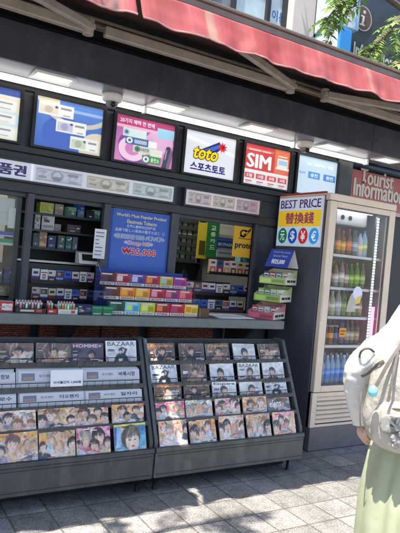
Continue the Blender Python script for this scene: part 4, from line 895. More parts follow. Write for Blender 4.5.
def art_group(s, bgs, n=5):
    r = random.Random(s); a = Art(76, 58, bgs[0]); a.blobs(r, 16, bgs, .2, .75)
    for i in range(n + 2):
        a.ell(r.random(), .75 + .2 * r.random(), .04, .05, r.choice([rgb(206, 60, 110), rgb(240, 170, 60), rgb(240, 220, 226), rgb(120, 170, 90)]), .9)
    for _ in range(70): x, y = r.random(), r.random(); a.line(x, y, x + r.uniform(-.09, .09), y + r.uniform(-.12, .12), r.uniform(.008, .03), r.choice(bgs + SK + HAIRS + [rgb(236, 232, 226), rgb(60, 54, 60)]), .75)
    for i in sorted(range(n), key=lambda q: -(q % 2)):
        x = .08 + .84 * i / (n - 1) + .12 * (r.random() - .5); y = .40 + .24 * (i % 2) + .16 * (r.random() - .5)
        portrait(a, x, y, r.choice([.17, .2, .24, .3]), r.choice(SK), r.choice(HAIRS), r.choice([rgb(226, 220, 214), rgb(200, 130, 130), rgb(60, 62, 76), rgb(226, 190, 150), rgb(150, 140, 150), rgb(196, 206, 216)]), 1.3)
    for _ in range(5): a.line(r.random(), r.random() * .3, r.random(), r.random() * .4, .025, r.choice(bgs + [rgb(230, 226, 220), rgb(60, 50, 56)]), .7)
    for _ in range(46): x, y = r.random(), r.random(); a.line(x, y, x + r.uniform(-.06, .06), y + r.uniform(-.08, .08), r.uniform(.005, .014), r.choice(bgs + HAIRS + [rgb(240, 238, 232), rgb(50, 46, 52), rgb(206, 160, 140)]), .6)
    for _ in range(3): x = r.random(); a.line(x, r.random(), x + .15, r.random(), .008, rgb(250, 250, 250), .55)  # thin white lines: glints of the plastic wrap, painted on
    a.rect(0, 0, 1, .05, rgb(40, 34, 40), .5); return a.noise(.10, s)
def art_close(s):
    r = random.Random(s); a = Art(76, 58, rgb(40, 120, 190)); a.fade(rgb(40, 110, 180), rgb(110, 180, 214), False); a.blobs(r, 10, [rgb(70, 160, 206), rgb(226, 220, 130), rgb(40, 96, 160)], .18, .6); a.rect(0, .92, 1, 1, rgb(232, 220, 110))
    for i in range(5): a.line(.06 + .03 * i, .2, .10 + .04 * i, .9, .012, rgb(226, 236, 240), .6)
    portrait(a, .56, .44, .47, rgb(238, 210, 196), rgb(84, 74, 68), rgb(60, 140, 196), 1.35); a.ell(.565, .2, .06, .03, rgb(196, 70, 76))
    for e in (-1, 1): a.ell(.565 + e * .085, .43, .032, .022, rgb(40, 30, 30)); a.line(.565 + e * .05, .50, .565 + e * .12, .51, .008, rgb(90, 74, 66))
    for _ in range(26): u = r.uniform(.36, .78); a.line(.57 + (u - .57) * .4, .9, u, r.uniform(.48, .66), .008, r.choice([rgb(60, 52, 50), rgb(120, 106, 96), rgb(150, 136, 124)]), .8)
    return a.noise(.04, s)
def art_pattern(s):
    r = random.Random(s); a = Art(72, 50, rgb(110, 104, 100)); a.blobs(r, 26, [rgb(60, 56, 56), rgb(190, 184, 176), rgb(150, 120, 96), rgb(50, 50, 60), rgb(206, 150, 90)], .13, .8); portrait(a, .3, .4, .2, SK[0], HAIRS[0], rgb(90, 90, 96)); portrait(a, .66, .45, .2, SK[1], HAIRS[2], rgb(180, 176, 170)); return a.noise(.1, s)
def cover(x, w, row, art, title, tcol, label, tbox=(.06, .76, .94, .95), bold=.02, shear=0, group='magazine covers in the racks', dz=0.0, rz=0.0, hs=1.0, name='magazine'):
    yb, zb, h = ROWS[row]; h *= hs
    m = MB(); d = .008
    m.box(-w / 2, 0, 0, w / 2, d, h, 0, rgb(206, 200, 192)); O = Vector((-w / 2, -.0005, 0)); m.raster(O, X3 * w, Z3 * h, art.p)
    if title: m.text(title, O + up * .6, X3 * w, Z3 * h, tbox[0], tbox[1], tbox[2], tbox[3], 0, tcol, bold, shear)
    q_ = random.Random(len(label) * 7 + int(x * 1000) + row)
    if row in (0, 1, 2):
        for k in range(q_.randint(5, 8)):
            sx = q_.choice([.06, .06, .64]); sy = q_.uniform(.14, .62); c_ = q_.choice([rgb(236, 232, 226), rgb(30, 28, 30), tcol or rgb(220, 190, 120)])
            for j in range(q_.randint(1, 3)): m.rect(O + up * (.5 + .02 * k), X3 * w, Z3 * h, sx, sy - j * .045, sx + q_.uniform(.1, .28), sy - j * .045 + .024, 0, c_)
    else:
        for k in range(4): sx, sy = q_.uniform(.04, .7), q_.choice([.05, .08, .86, .9]); m.rect(O + up * (.5 + .02 * k), X3 * w, Z3 * h, sx, sy, sx + q_.uniform(.1, .25), sy + .03, 0, q_.choice([rgb(240, 236, 230), rgb(40, 36, 50), rgb(206, 60, 90)]))
    m.rect(O + up * .7, X3 * w, Z3 * h, .84, .04, .96, .15, 0, rgb(230, 230, 228))
    for k in range(5): m.rect(O + up * .8, X3 * w, Z3 * h, .855 + k * .02, .06, .863 + k * .02, .13, 0, rgb(30, 30, 30))
    o = m.build(name, 'cover'); o.location = (x + rnd.uniform(-.005, .005), yb + .003 + rnd.uniform(0, .006), zb + dz); o.rotation_euler = (LEAN + rnd.uniform(-.06, .05), rnd.uniform(-.022, .022), rz + rnd.uniform(-.03, .03))
    return tag(o, label, 'magazine', group)
xs2 = [1.655, 1.862, 2.063, 2.268, 2.474]
og, gd, nv, bk = rgb(232, 140, 50), rgb(214, 170, 90), rgb(40, 44, 90), rgb(26, 26, 28)
rowname = ['top row', 'second row', 'middle row', 'fourth row', 'bottom row']
def L2(i, r): return '%s, %s of the right rack' % (nth(i, 5), rowname[r])
R1_ = [('s', 'Esquire', og), ('s', None, gd), ('s', 'Esquire', gd), ('w', 'ESQUIRE', rgb(200, 196, 190)), ('s', None, og)]
for i, (k, tt, tc) in enumerate(R1_):
    cover(xs2[i], .178, 0, art_sepia(100 + i) if k == 's' else art_white(130 + i), tt, tc, ('brown sepia magazine, ' if k == 's' else 'pale grey portrait magazine, ') + L2(i, 0), shear=.25 if k == 's' else 0)
for i, (k, tt) in enumerate((('b', 'BAZAAR'), ('s', None), ('w', None), ('w', 'BAZAAR'), ('w', '1 2 3 2 1'))):
    art = art_lady(140) if k == 'b' else (art_sepia(150 + i) if k == 's' else art_white(160 + i))
    cover(xs2[i], .178, 1, art, tt, bk if tt == 'BAZAAR' else rgb(240, 240, 240), ({'b': 'white BAZAAR magazine, woman in black, ', 's': 'sepia close-up magazine, ', 'w': 'pale portrait magazine, '}[k]) + L2(i, 1), bold=.0 if tt == 'BAZAAR' else .02)
for i, (k, tt, tc) in enumerate((('s', 'Esquire', og), ('s', 'Esquire', gd), ('w', 'Esquire', rgb(60, 60, 64)), ('w', None, bk), ('b', 'BAZAAR', bk))):
    art = art_lady(170) if k == 'b' else (art_sepia(180 + i) if k == 's' else art_white(190 + i))
    cover(xs2[i], .180, 2, art, tt, tc, ({'b': 'white BAZAAR magazine, woman in black, ', 's': 'dark brown magazine with gold title, ', 'w': 'pale portrait magazine, '}[k]) + L2(i, 2), bold=.0 if k == 'b' else .02, shear=.25 if k == 's' else 0, hs=1.06)
PAL = {'pinkgreen': [rgb(226, 130, 160), rgb(150, 180, 110), rgb(236, 206, 206), rgb(206, 60, 110)], 'creamblue': [rgb(232, 226, 196), rgb(120, 160, 206), rgb(240, 240, 226), rgb(150, 170, 120)], 'pinkyellow': [rgb(236, 160, 180), rgb(240, 210, 130), rgb(240, 220, 220)],
       'orange': [rgb(240, 170, 80), rgb(232, 196, 150), rgb(226, 226, 220), rgb(210, 120, 60)], 'peach': [rgb(240, 190, 160), rgb(236, 160, 130), rgb(240, 226, 220), rgb(196, 150, 150)], 'tan': [rgb(230, 170, 90), rgb(200, 190, 180), rgb(150, 140, 150), rgb(226, 206, 170)], 'magenta': [rgb(214, 50, 120), rgb(240, 190, 210), rgb(240, 226, 226), rgb(226, 120, 150)], 'cream': [rgb(236, 220, 190), rgb(206, 120, 130), rgb(226, 226, 214), rgb(240, 190, 110)]}
for i, (p, cn) in enumerate((('pinkgreen', 'pink and green group'), ('creamblue', 'cream and blue group'), ('pinkyellow', 'pink and yellow group'), ('orange', 'orange group'), (None, 'dark patterned'))):
    cover(xs2[i], .186, 3, art_group(200 + i, PAL[p], 5) if p else art_pattern(205), None if p else 'elens', rgb(236, 236, 236), cn + ' cover magazine, ' + L2(i, 3), (.08, .3, .6, .75), shear=.2)
for i, (p, cn) in enumerate((('peach', 'coral pink group'), ('orange', 'orange and violet group'), ('peach', 'peach group'), ('tan', 'tan and white group'), ('pinkyellow', 'rosy group'))):
    cover(xs2[i], .180, 4, art_group(220 + i, PAL[p], 4 + i % 2), None, None, cn + ' cover magazine, ' + L2(i, 4))
# left rack
xs1 = [.578, .785, .984, 1.180, 1.389]
def L1(i, r): return '%s, %s of the left rack' % (nth(i, 4), rowname[r])
for i, x in enumerate(xs1[1:]):
    art = (art_sepia(301), art_sepia(302), art_sepia(303), art_lady(304))[i]
    if i == 2: art.fade(rgb(50, 40, 50), rgb(90, 70, 84)); art.blobs(random.Random(4), 8, [rgb(40, 32, 40), rgb(110, 86, 96)], .2, .7); portrait(art, .62, .4, .22, rgb(206, 160, 150), rgb(30, 24, 28), rgb(60, 46, 56), 1.5)
    cover(x, .190, 0, art, ('Sepia' if False else None, None, 'HOMME+', 'BAZAAR')[i], (None, None, rgb(214, 180, 196), bk)[i], ('brown wrapped magazine, ', 'brown wrapped magazine, dark figure, ', 'dark purple HOMME+ magazine, ', 'white BAZAAR magazine, ')[i] + L1(i, 0), bold=(0, 0, .03, 0)[i], hs=1.0 if i < 3 else 1.12)
for i, (p, cn) in enumerate((('cream', 'red and cream group'), ('tan', 'yellow and cream group'), ('peach', 'peach and grey group'), ('orange', 'orange and green group'))):
    cover(xs1[i + 1], .194, 3, art_group(320 + i, PAL[p], 5), None, None, cn + ' cover magazine, ' + L1(i, 3))
for i, (p, cn) in enumerate((('tan', 'orange and grey group'), ('tan', 'amber group'), ('magenta', 'magenta and white group'), (None, 'blue single portrait'))):
    cover(xs1[i + 1], .188, 4, art_group(344 + i, PAL[p], 5) if p else art_close(340), None, None, cn + ' cover magazine, ' + L1(i, 4))
# folded white papers, standing in the second and middle rows of the left rack
def papers(x0, x1, row, label, s, word):
    r = random.Random(s); yb, zb, h = ROWS[row]; m = MB(); w = x1 - x0
    for k in range(5):
        o_ = k * .0075; hh = h * (.80 + .05 * k) + r.uniform(-.003, .003); dx = r.uniform(-.006, .006); c = rgb(*[(206, 206, 210), (196, 198, 206), (212, 210, 208)][k % 3])
        m.box(-w / 2 + dx, o_, 0, w / 2 + dx, o_ + .006, hh, 0, c)
    O = Vector((-w / 2, -.0006, 0)); U = X3 * w; V = Z3 * h * .80
    m.rect(O, U, V, .06, .45, .26, .88, 0, rgb(120, 124, 146)); m.rect(O + up * .3, U, V, .08, .5, .24, .66, 0, rgb(170, 140, 120))
    m.text(word, O, U, V, .62, .58, .92, .86, 0, rgb(50, 44, 70), .02); m.text('서울 시민 생활정보', O, U, V, .32, .64, .52, .8, 0, rgb(110, 112, 126), .01)
    for q in range(4):
        y = .10 + q * .085; m.rect(O, U, V, .05, y, .05 + .9 * (.6 + .4 * r.random()), y + .022, 0, rgb(166, 170, 184))
    m.rect(O, U, V, 0, .36, 1, .375, 0, rgb(150, 120, 120))
    o = m.build('folded_paper', 'print'); o.location = ((x0 + x1) / 2, yb + .004, zb); o.rotation_euler = (LEAN, r.uniform(-.01, .01), 0)
    tag(o, label, 'newspaper', 'folded white papers in the left rack')
papers(.47, .775, 1, 'white folded papers cut off by the photo edge, second row of left rack', 1, '생활정보')
papers(.79, 1.135, 1, 'white folded papers behind the price tag, second row of left rack', 2, '교차로')
papers(1.145, 1.485, 1, 'white folded papers at right of the second row, left rack', 3, '벼룩시장')
papers(.47, .785, 2, 'white folded papers at left of the middle row, left rack', 4, '가로수')
papers(.795, 1.138, 2, 'white folded papers in the centre of the middle row, left rack', 5, '더오랜지')
papers(1.148, 1.485, 2, 'white folded papers at right of the middle row, left rack', 6, '일자리')
m = MB(); m.box(0, 0, 0, .178, .002, .086, 0, rgb(232, 232, 234)); m.text('시사월간지 1,000원', Vector((0, -.0006, 0)), X3 * .178, Z3 * .086, .08, .16, .94, .34, 0, rgb(40, 40, 60), .03)
o = m.build('price_tag', 'print'); o.location = (.953, -.330, .592); o.rotation_euler = (R(-12), 0, 0); tag(o, 'white card price tag with Korean lettering clipped on the left rack', 'tag')

# ================================================================== DRINKS FRIDGE
FX0, FX1, FY0, FY1 = 2.96, 3.672, -.166, .42
fr = thing('drinks_fridge', 'tall cream framed glass door drinks fridge with dark grey side', 'fridge', ((FX0 + FX1) / 2, .1, 0), world=True)
m = MB()
m.box(FX0, FY0 + .05, .0, FX0 + .03, FY1, 1.885); m.box(FX1 - .03, FY0 + .05, 0, FX1, FY1, 1.885); m.box(FX0 + .03, FY1 - .03, 0, FX1 - .03, FY1, 1.885); m.box(FX0 + .03, FY0 + .05, 1.83, FX1 - .03, FY1 - .03, 1.885); m.build('cabinet', 'fridge_side', fr, bevel=.004)
m = MB(); m.box(FX0 - .002, FY0, 1.852, FX1 + .002, FY0 + .05, 1.903); m.box(FX0 - .002, FY0 + .05, 1.888, FX1 + .002, FY1, 1.903); m.build('header', 'fridge_cream', fr, bevel=.006)
m = MB(); m.box(FX0 - .001, FY0 + .056, 1.905, FX0 + .02, FY1, 1.917); m.build('red_edge_strip', mat('red_strip', (.42, .06, .05), .5), fr)
d = thing('door', None, None, (3.32, FY0, 0), world=True); d.parent = None
m = MB(); y0, y1 = FY0 - .002, FY0 + .042; gx0, gx1, gz0, gz1 = 3.034, 3.604, .482, 1.805
m.box(FX0 + .006, y0, .435, gx0, y1, 1.848); m.box(gx1, y0, .435, FX1 - .004, y1, 1.848); m.box(gx0, y0, .435, gx1, y1, gz0); m.box(gx0, y0, gz1, gx1, y1, 1.848)
bpy.data.objects.remove(d)
door = m.build('door', 'fridge_cream', fr, bevel=.006)
def sub(mb, name, mt, par, **k):                      # a piece of a part, written in scene coordinates
    loc = Vector(par.parent['wx']) if par.parent and 'wx' in par.parent.keys() else Vector((0, 0, 0))
    mb.v = [tuple(Vector(v) - loc) for v in mb.v]; return mb.build(name, mt, par, **k)
m = MB(); m.box(gx0, y0 + .006, gz0, gx1, y0 + .010, gz1); sub(m, 'glass_pane', 'glass', door)
m = MB()
for a, b, c, e in ((gx0, gz0, gx0 + .012, gz1), (gx1 - .012, gz0, gx1, gz1), (gx0 + .012, gz0, gx1 - .012, gz0 + .012), (gx0 + .012, gz1 - .012, gx1 - .012, gz1)): m.box(a, y0 + .012, b, c, y0 + .022, e)
sub(m, 'gasket', 'mullion', door)
m = MB(); m.box(FX0 + .012, y0 - .004, .96, FX0 + .03, y0, 1.22); sub(m, 'grip', 'fridge_cream', door, bevel=.003)
# inside
m = MB(); m.box(FX0 + .031, .33, .44, FX1 - .031, .345, 1.83); m.box(FX0 + .031, -.10, .44, FX0 + .036, .33, 1.83); m.box(FX1 - .036, -.10, .44, FX1 - .031, .33, 1.83); m.box(FX0 + .036, -.10, 1.82, FX1 - .036, .33, 1.829); m.box(FX0 + .036, -.10, .441, FX1 - .036, .33, .455); m.build('liner', 'interior', fr)
SHF = [.470, .770, .990, 1.212, 1.462]
for z in SHF[1:]:
    m = MB(); m.box(FX0 + .037, -.105, z - .016, FX1 - .037, -.09, z + .004)
    for k in range(24): m.tube([(FX0 + .05 + k * .0265, -.09, z - .004), (FX0 + .05 + k * .0265, .32, z - .004)], .003, 5)
    m.build('shelf', 'white', fr)
m = MB(); m.box(3.10, -.04, 1.70, 3.5, .25, 1.815); m.build('fan_housing', 'white', fr, bevel=.02)
for x in (3.22, 3.30):
    m = MB(); m.M = Matrix.Translation((x, -.042, 1.755)) @ Matrix.Rotation(R(90), 4, 'X'); m.lathe([(.018, 0), (.018, .004), (.006, .005)], 0, 0, 0, 16); m.build('fan_knob', 'black', fr)
m = MB(); m.box(3.05, -.085, 1.80, 3.50, -.065, 1.815); m.build('inner_fill_light', emit_mat('fridge_fill_light', (.9, .86, 1.0), 2.2), fr)  # added glowing strip to brighten the fridge interior
m = MB(); m.box(3.515, -.118, .79, 3.545, -.104, 1.79); m.build('led_channel', 'steel', fr)
m = MB()
for k in range(44): z = .80 + k * .0225; m.box(3.522, -.121, z, 3.538, -.1185, z + .0105)
m.build('led_strip', 'strip_led', fr)
m = MB(); m.box(3.552, -.118, .80, 3.582, -.108, 1.08); m.build('pink_light', 'strip_pink', fr)
# grille and base
m = MB(); m.box(FX0, FY0 + .02, .175, FX1, FY0 + .045, .430); m.build('grille_back', 'black', fr)
m = MB(); m.box(FX0, FY0, .175, FX0 + .05, FY0 + .045, .430); m.box(FX1 - .05, FY0, .175, FX1, FY0 + .045, .430); m.box(FX0 + .05, FY0, .40, FX1 - .05, FY0 + .02, .430); m.box(FX0 + .05, FY0, .175, FX1 - .05, FY0 + .02, .195); m.build('grille_frame', 'fridge_cream', fr, bevel=.003)
for k in range(6):
    z = .205 + k * .0335; m = MB(); m.prism([(FY0 - .002, z), (FY0 + .018, z + .012), (FY0 + .018, z + .030), (FY0 - .002, z + .018)], 'x', FX0 + .05, FX1 - .05); m.build('grille_slat', 'fridge_cream', fr, bevel=.002)
m = MB(); m.box(FX0, FY0 - .004, .004, FX1, FY0 + .045, .173); m.build('kick_panel', 'fridge_kick', fr, bevel=.004)
# sign on the side of the fridge: built flat on the plane X = FX0
SX = FX0 - .012
t = thing('exchange_sign', 'BEST PRICE money exchange sign with yellow band and four currency circles', 'sign', (SX, .15, 1.50), world=True)
ya, yb_, za, zb_ = .395, -.10, 1.505, 1.878
m = MB(); m.box(SX, yb_ - .006, za - .006, FX0 - .001, ya + .006, zb_ + .006, 0, rgb(190, 196, 206)); m.build('panel', 'lightbox', t)
O = Vector((SX - .001, ya, za)); U = Y3 * (yb_ - ya); V = Z3 * (zb_ - za); lf = Vector((-.0008, 0, 0))
m = MB(); m.rect(O, U, V, 0, 0, 1, 1, 0, rgb(206, 214, 230)); m.rect(O + lf, U, V, 0, .40, 1, .735, 0, rgb(240, 200, 50)); m.rect(O + lf, U, V, 0, 0, 1, .40, 0, rgb(196, 222, 244)); m.build('face', 'lightbox', t)
m = MB(); O = O + lf * 2
for q in (-.004, .004): m.text('BEST PRICE', O, U, V, .04 + q, .79, .97 + q, .96, 0, rgb(84, 50, 120), .0)
# serif feet on the capitals
for x in (.065, .15, .255, .345, .52, .61, .70, .745, .86, .945): m.rect(O, U, V, x - .028, .785, x + .028, .80, 0, rgb(84, 50, 120))
m.btext('替換錢', O, U, V, .18, .46, .84, .69, 0, rgb(150, 60, 90), .006, .006, 0, Vector((-.00015, 0, 0)))
for i, (s_, c) in enumerate((('元', rgb(30, 120, 84)), ('$', rgb(30, 84, 190)), ('¥', rgb(206, 40, 60)), ('€', rgb(56, 156, 230)))):
    cx = .14 + i * .245; m.disc(O, U, V, cx, .205, .108, .165, 0, c, 28); m.text(s_, O + lf, U, V, cx - .055, .10, cx + .055, .31, 0, rgb(226, 236, 244), .02)
m.build('lettering', 'lightbox', t)

# drinks inside
DR = []
def bottle_profile(h, r, kind):
    if kind == 'can': return [(r * .8, 0), (r, .006), (r, h * .92), (r * .82, h * .97), (r * .78, h)]
    if kind == 'jug': return [(r * .9, 0), (r, .01), (r, h * .55), (r * .85, h * .68), (r * .42, h * .84), (r * .40, h * .93), (r * .44, h * .935), (r * .44, h)]
    return [(r * .88, 0), (r, .008), (r, h * .62), (r * .92, h * .70), (r * .45, h * .86), (r * .36, h * .91), (r * .40, h * .915), (r * .40, h)]
def drink(x, y, z, h, r, kind, body, lab, cap, label, txt=None):
    p = bottle_profile(h, r, kind); m = MB(); n = len(p) - 1
    if kind == 'can': cols = [rgb(150, 150, 150), body, rgb(170, 170, 170), rgb(170, 170, 170)]
    else: cols = [body] * (n - 2) + [cap] * 2
    m.lathe(p, 0, 0, 0, 16, 0, cols)
    if kind != 'can': m.lathe([(r * 1.012, h * .18), (r * 1.012, h * .54)], 0, 0, 0, 16, 0, [lab]); 
    m.lathe([(r * 1.016, h * .34), (r * 1.016, h * (.46 if kind != 'can' else .6))], 0, 0, 0, 16, 0, [tuple(min(1, v * 1.7 + .05) for v in lab)])
    o = m.build('bottle' if kind != 'can' else 'drink_can', 'glossprint', smooth=False); o.location = (x, y, z)
    tag(o, label, 'bottle' if kind != 'can' else 'can', 'drinks on the fridge shelves')
sname = ['bottom', 'fourth', 'third', 'second', 'top']
spec = {4: [('j', 'dark purple', rgb(60, 44, 70), rgb(70, 56, 96), rgb(60, 40, 50)), ('j', 'plum', rgb(70, 50, 70), rgb(90, 66, 100), rgb(70, 40, 50)), ('j', 'red capped amber', rgb(120, 80, 50), rgb(190, 150, 60), rgb(190, 50, 40)), ('j', 'amber', rgb(140, 96, 50), rgb(200, 170, 70), rgb(190, 60, 50)), ('j', 'red and gold', rgb(110, 70, 60), rgb(190, 140, 60), rgb(180, 40, 40)), ('b', 'grey', rgb(120, 120, 120), rgb(170, 180, 190), rgb(90, 100, 120)), ('b', 'milky white', rgb(196, 204, 206), rgb(210, 220, 226), rgb(150, 170, 190)), ('b', 'pale blue', rgb(170, 196, 206), rgb(190, 210, 220), rgb(90, 150, 190))],
        3: [('b', 'wine red', rgb(110, 50, 56), rgb(130, 60, 66), rgb(160, 50, 50)), ('b', 'rosy', rgb(140, 84, 80), rgb(190, 170, 160), rgb(150, 50, 50)), ('b', 'cream labelled', rgb(150, 130, 110), rgb(206, 196, 184), rgb(110, 50, 50)), ('b', 'white labelled', rgb(150, 140, 130), rgb(214, 206, 196), rgb(110, 60, 50)), ('b', 'brown', rgb(110, 84, 66), rgb(190, 176, 160), rgb(120, 80, 60)), ('b', 'green', rgb(90, 120, 66), rgb(150, 176, 90), rgb(110, 140, 70)), ('b', 'lime', rgb(120, 150, 70), rgb(176, 196, 110), rgb(150, 170, 80)), ('b', 'olive', rgb(110, 120, 80), rgb(160, 170, 120), rgb(120, 130, 90))],
        2: [('c', 'grey', rgb(100, 104, 106), rgb(120, 130, 130), rgb(90, 90, 90)), ('j', 'clear straw', rgb(150, 146, 110), rgb(176, 176, 140), rgb(120, 120, 100)), ('j', 'wide clear', rgb(176, 176, 150), rgb(190, 190, 170), rgb(190, 190, 180)), ('j', 'white capped', rgb(170, 170, 160), rgb(206, 206, 196), rgb(210, 210, 206)), ('b', 'green tinted', rgb(130, 150, 110), rgb(170, 186, 140), rgb(110, 150, 100)), ('b', 'pale olive', rgb(150, 150, 120), rgb(180, 186, 150), rgb(130, 140, 110)), ('b', 'leaf green', rgb(120, 140, 90), rgb(150, 170, 110), rgb(110, 140, 90)), ('b', 'tea coloured', rgb(140, 130, 90), rgb(170, 160, 120), rgb(130, 120, 90))],
        1: [('c', 'red', rgb(110, 44, 54), rgb(150, 60, 70), rgb(120, 40, 40)), ('c', 'dark brown', rgb(60, 44, 44), rgb(120, 60, 60), rgb(70, 50, 50)), ('c', 'orange', rgb(140, 80, 50), rgb(206, 140, 60), rgb(150, 80, 40)), ('c', 'navy', rgb(44, 50, 80), rgb(90, 96, 140), rgb(60, 60, 90)), ('b', 'violet', rgb(80, 66, 100), rgb(120, 110, 150), rgb(80, 60, 120)), ('b', 'brown capped', rgb(90, 74, 70), rgb(170, 160, 150), rgb(150, 60, 50)), ('b', 'rust capped', rgb(100, 80, 70), rgb(180, 170, 150), rgb(170, 80, 50)), ('b', 'dark tea', rgb(90, 70, 56), rgb(160, 140, 110), rgb(140, 70, 50))],
        0: [('b', 'water', rgb(150, 170, 190), rgb(110, 160, 210), rgb(206, 214, 220))] * 8}
drnd = random.Random(5)
for si, items in spec.items():
    for line in (0, 1):
        for i in range(8):
            k, cn, c1, c2, c3 = items[(i + line * 3) % 8]; u = drnd.uniform(.85, 1.15)
            c1, c2, c3 = [tuple(max(0, (v - sum(c) / 3) * 1.2 + sum(c) / 3) ** 1.15 * u for v in c) for c in (c1, c2, c3)]
            if si == 4: c2 = tuple(v * w for v, w in zip(c2, [(1.3, .5, .5), (1, 1, 1), (1.5, .7, .4), (1, .9, .3)][i % 4]))
            kind = {'j': 'jug', 'b': 'b', 'c': 'can'}[k]; z = SHF[si] + .005; x = 3.062 + i * .0590 + drnd.uniform(-.002, .002)
            h = {'jug': .20, 'b': .195, 'can': .155}[kind] * drnd.uniform(.88, 1.06); r = .0290 * drnd.uniform(.9, 1.0)
            if si == 0: h = .215; cn = ('pale', 'clear', 'bluish', 'frosty')[i % 4] + ' water'; c2 = rgb(90, 140, 206); c1 = rgb(150, 176, 200)
            drink(x, -.052 + line * .085 + drnd.uniform(-.008, .008), z, h, r, kind, c1, c2, c3, '%s %s, %s, %s line of the %s fridge shelf' % (cn, 'can' if kind == 'can' else 'bottle', nth(i, 8), ('front', 'back')[line], sname[si]))
# stickers and the character-free charm on the glass
m = MB(); m.box(3.165, FY0 - .0045, .848, 3.235, FY0 - .003, .915, 0, rgb(226, 156, 40)); O = Vector((3.165, FY0 - .005, .848)); m.rect(O, X3 * .07, Z3 * .067, .14, .58, .86, .74, 0, rgb(150, 70, 30)); m.rect(O, X3 * .07, Z3 * .067, .14, .24, .7, .4, 0, rgb(150, 70, 30))
tag(m.build('orange_sticker', 'print', origin=(3.2, FY0, .848)), 'small orange square sticker on the fridge door glass', 'sticker')
m = MB(); O = Vector((3.20, FY0 - .0045, 1.04))
m.disc(O, X3 * .3, Z3 * .3, .40, .46, .17, .19, 0, rgb(226, 228, 240), 28); m.poly(O + up * .4, X3 * .3, Z3 * .3, [(.36, .36), (.56, .44), (.50, .22), (.34, .20)], 0, rgb(236, 200, 110)); m.poly(O + up * .2, X3 * .3, Z3 * .3, [(.05, 0), (.36, 0), (.34, .30), (.20, .48), (.10, .26)], 0, rgb(190, 186, 170)); m.poly(O + up * .5, X3 * .3, Z3 * .3, [(.28, .14), (.52, .16), (.52, .10), (.3, .08)], 0, rgb(236, 190, 214))
tag(m.build('round_decal', 'print', origin=(3.26, FY0, 1.05)), 'pale round sticker with a yellow patch on the fridge glass', 'sticker')

# ================================================================== PERSON WITH BACKPACK
PC = Vector((1.835, -2.005, 0)); AZ = R(54)
Fd = Vector((math.sin(AZ), math.cos(AZ), 0)); Ld = Vector((-math.cos(AZ), math.sin(AZ), 0))
def PP(l, f, z): return PC + Ld * l + Fd * f + Vector((0, 0, z))
pr = thing('person', 'person in white shirt and pale green skirt seen from behind carrying a cream backpack', 'person', PC, world=True)
def skin_body(name, nodes, edges, mtl, root, sub=2, parent=pr):
    me = bpy.data.meshes.new(name); off = Vector(parent['wx']) if 'wx' in parent.keys() else Vector(parent.parent['wx'])
    me.from_pydata([tuple(Vector(p) - off) for p, r in nodes], edges, []); me.materials.append(MT[mtl])
    o = bpy.data.objects.new(name, me); COL.objects.link(o); o.parent = parent
    md = o.modifiers.new('skin', 'SKIN'); md.use_smooth_shade = True
    for i, (p, r) in enumerate(nodes):
        sv = me.skin_vertices[0].data[i]; rr = r if isinstance(r, tuple) else (r, r); sv.radius = rr; sv.use_root = (i == root)
    s = o.modifiers.new('sub', 'SUBSURF'); s.levels = sub; s.render_levels = sub
    return o
nd = []; ed = []
def nn(l, f, z, r, prev=None):
    nd.append((PP(l, f, z), r)); i = len(nd) - 1
    if prev is not None: ed.append((prev, i))
    return i
pel = nn(0, 0, .86, (.125, .095)); w = nn(0, .01, 1.0, (.105, .08), pel); ch = nn(0, 0, 1.16, (.125, .095), w); nk0 = nn(0, -.01, 1.265, (.075, .06), ch)
nk = nn(0, .0, 1.33, .045, nk0); hd0 = nn(0, .025, 1.41, (.06, .07), nk); hd1 = nn(0, .03, 1.48, (.075, .09), hd0); hd2 = nn(0, .015, 1.55, (.06, .075), hd1)
for sgn in (1, -1):
    sh = nn(sgn * (.095 if sgn > 0 else .135), -.01, 1.245, .04, nk0)
    if sgn > 0:
        m1 = nn(.175, -.03, 1.09, .03, sh); m2 = nn(.238, -.035, 1.033, .03, m1); el = nn(.284, -.035, .978, .03, m2); wr = nn(.268, .01, .795, .023, el)
    else:
        el = nn(-.22, -.02, 1.0, .036, sh); wr = nn(-.22, .10, .80, .024, el)
    pm = nn(sgn * .262 if sgn > 0 else -.22, .018 if sgn > 0 else .115, .755, (.030, .018), wr)
    hp = nn(sgn * .075, 0, .78, .07, pel); kn = nn(sgn * .08, .03 * sgn, .44, .05, hp); an = nn(sgn * .08, .0, .09, .034, kn); nn(sgn * .085, .07, .045, (.035, .025), an); 
body = skin_body('body', nd, ed, 'skin', pel)
# five fingers on each hand, relaxed and slightly curled
for sgn in (1, -1):
    L0, F0 = (.262, .018) if sgn > 0 else (-.22, .115)
    for k, (df, ln) in enumerate(((.024, .050), (.009, .060), (-.008, .055), (-.024, .040))):
        lo_ = df * .6 + .004; n2 = [(PP(L0 + lo_ * .8, F0 + df * .5, .752), .0092), (PP(L0 + lo_, F0 + df * .6, .728), .0088), (PP(L0 + lo_ - .010 * sgn, F0 + df * .6 + .008, .730 - ln * .45), .0076), (PP(L0 + lo_ * .9 - .028 * sgn, F0 + df * .6 + .018, .732 - ln * .80), .0060)]
        skin_body('finger', n2, [(0, 1), (1, 2), (2, 3)], 'skin', 0, 1)
    n2 = [(PP(L0, F0 + .022, .772), .011), (PP(L0 - .006 * sgn, F0 + .042, .748), .0105), (PP(L0 - .014 * sgn, F0 + .050, .715), .008)]
    skin_body('thumb', n2, [(0, 1), (1, 2)], 'skin', 0, 1)
from mathutils import noise as mn
def ridge(p): return 1 - 2 * abs(mn.noise(p))
def crease(p, k=1.0):                                   # sharp creases between soft bulges
    return k * (.6 * ridge(p) + .3 * ridge(p * 2.1 + Vector((3, 1, 7))) + .12 * mn.noise(p * 5))
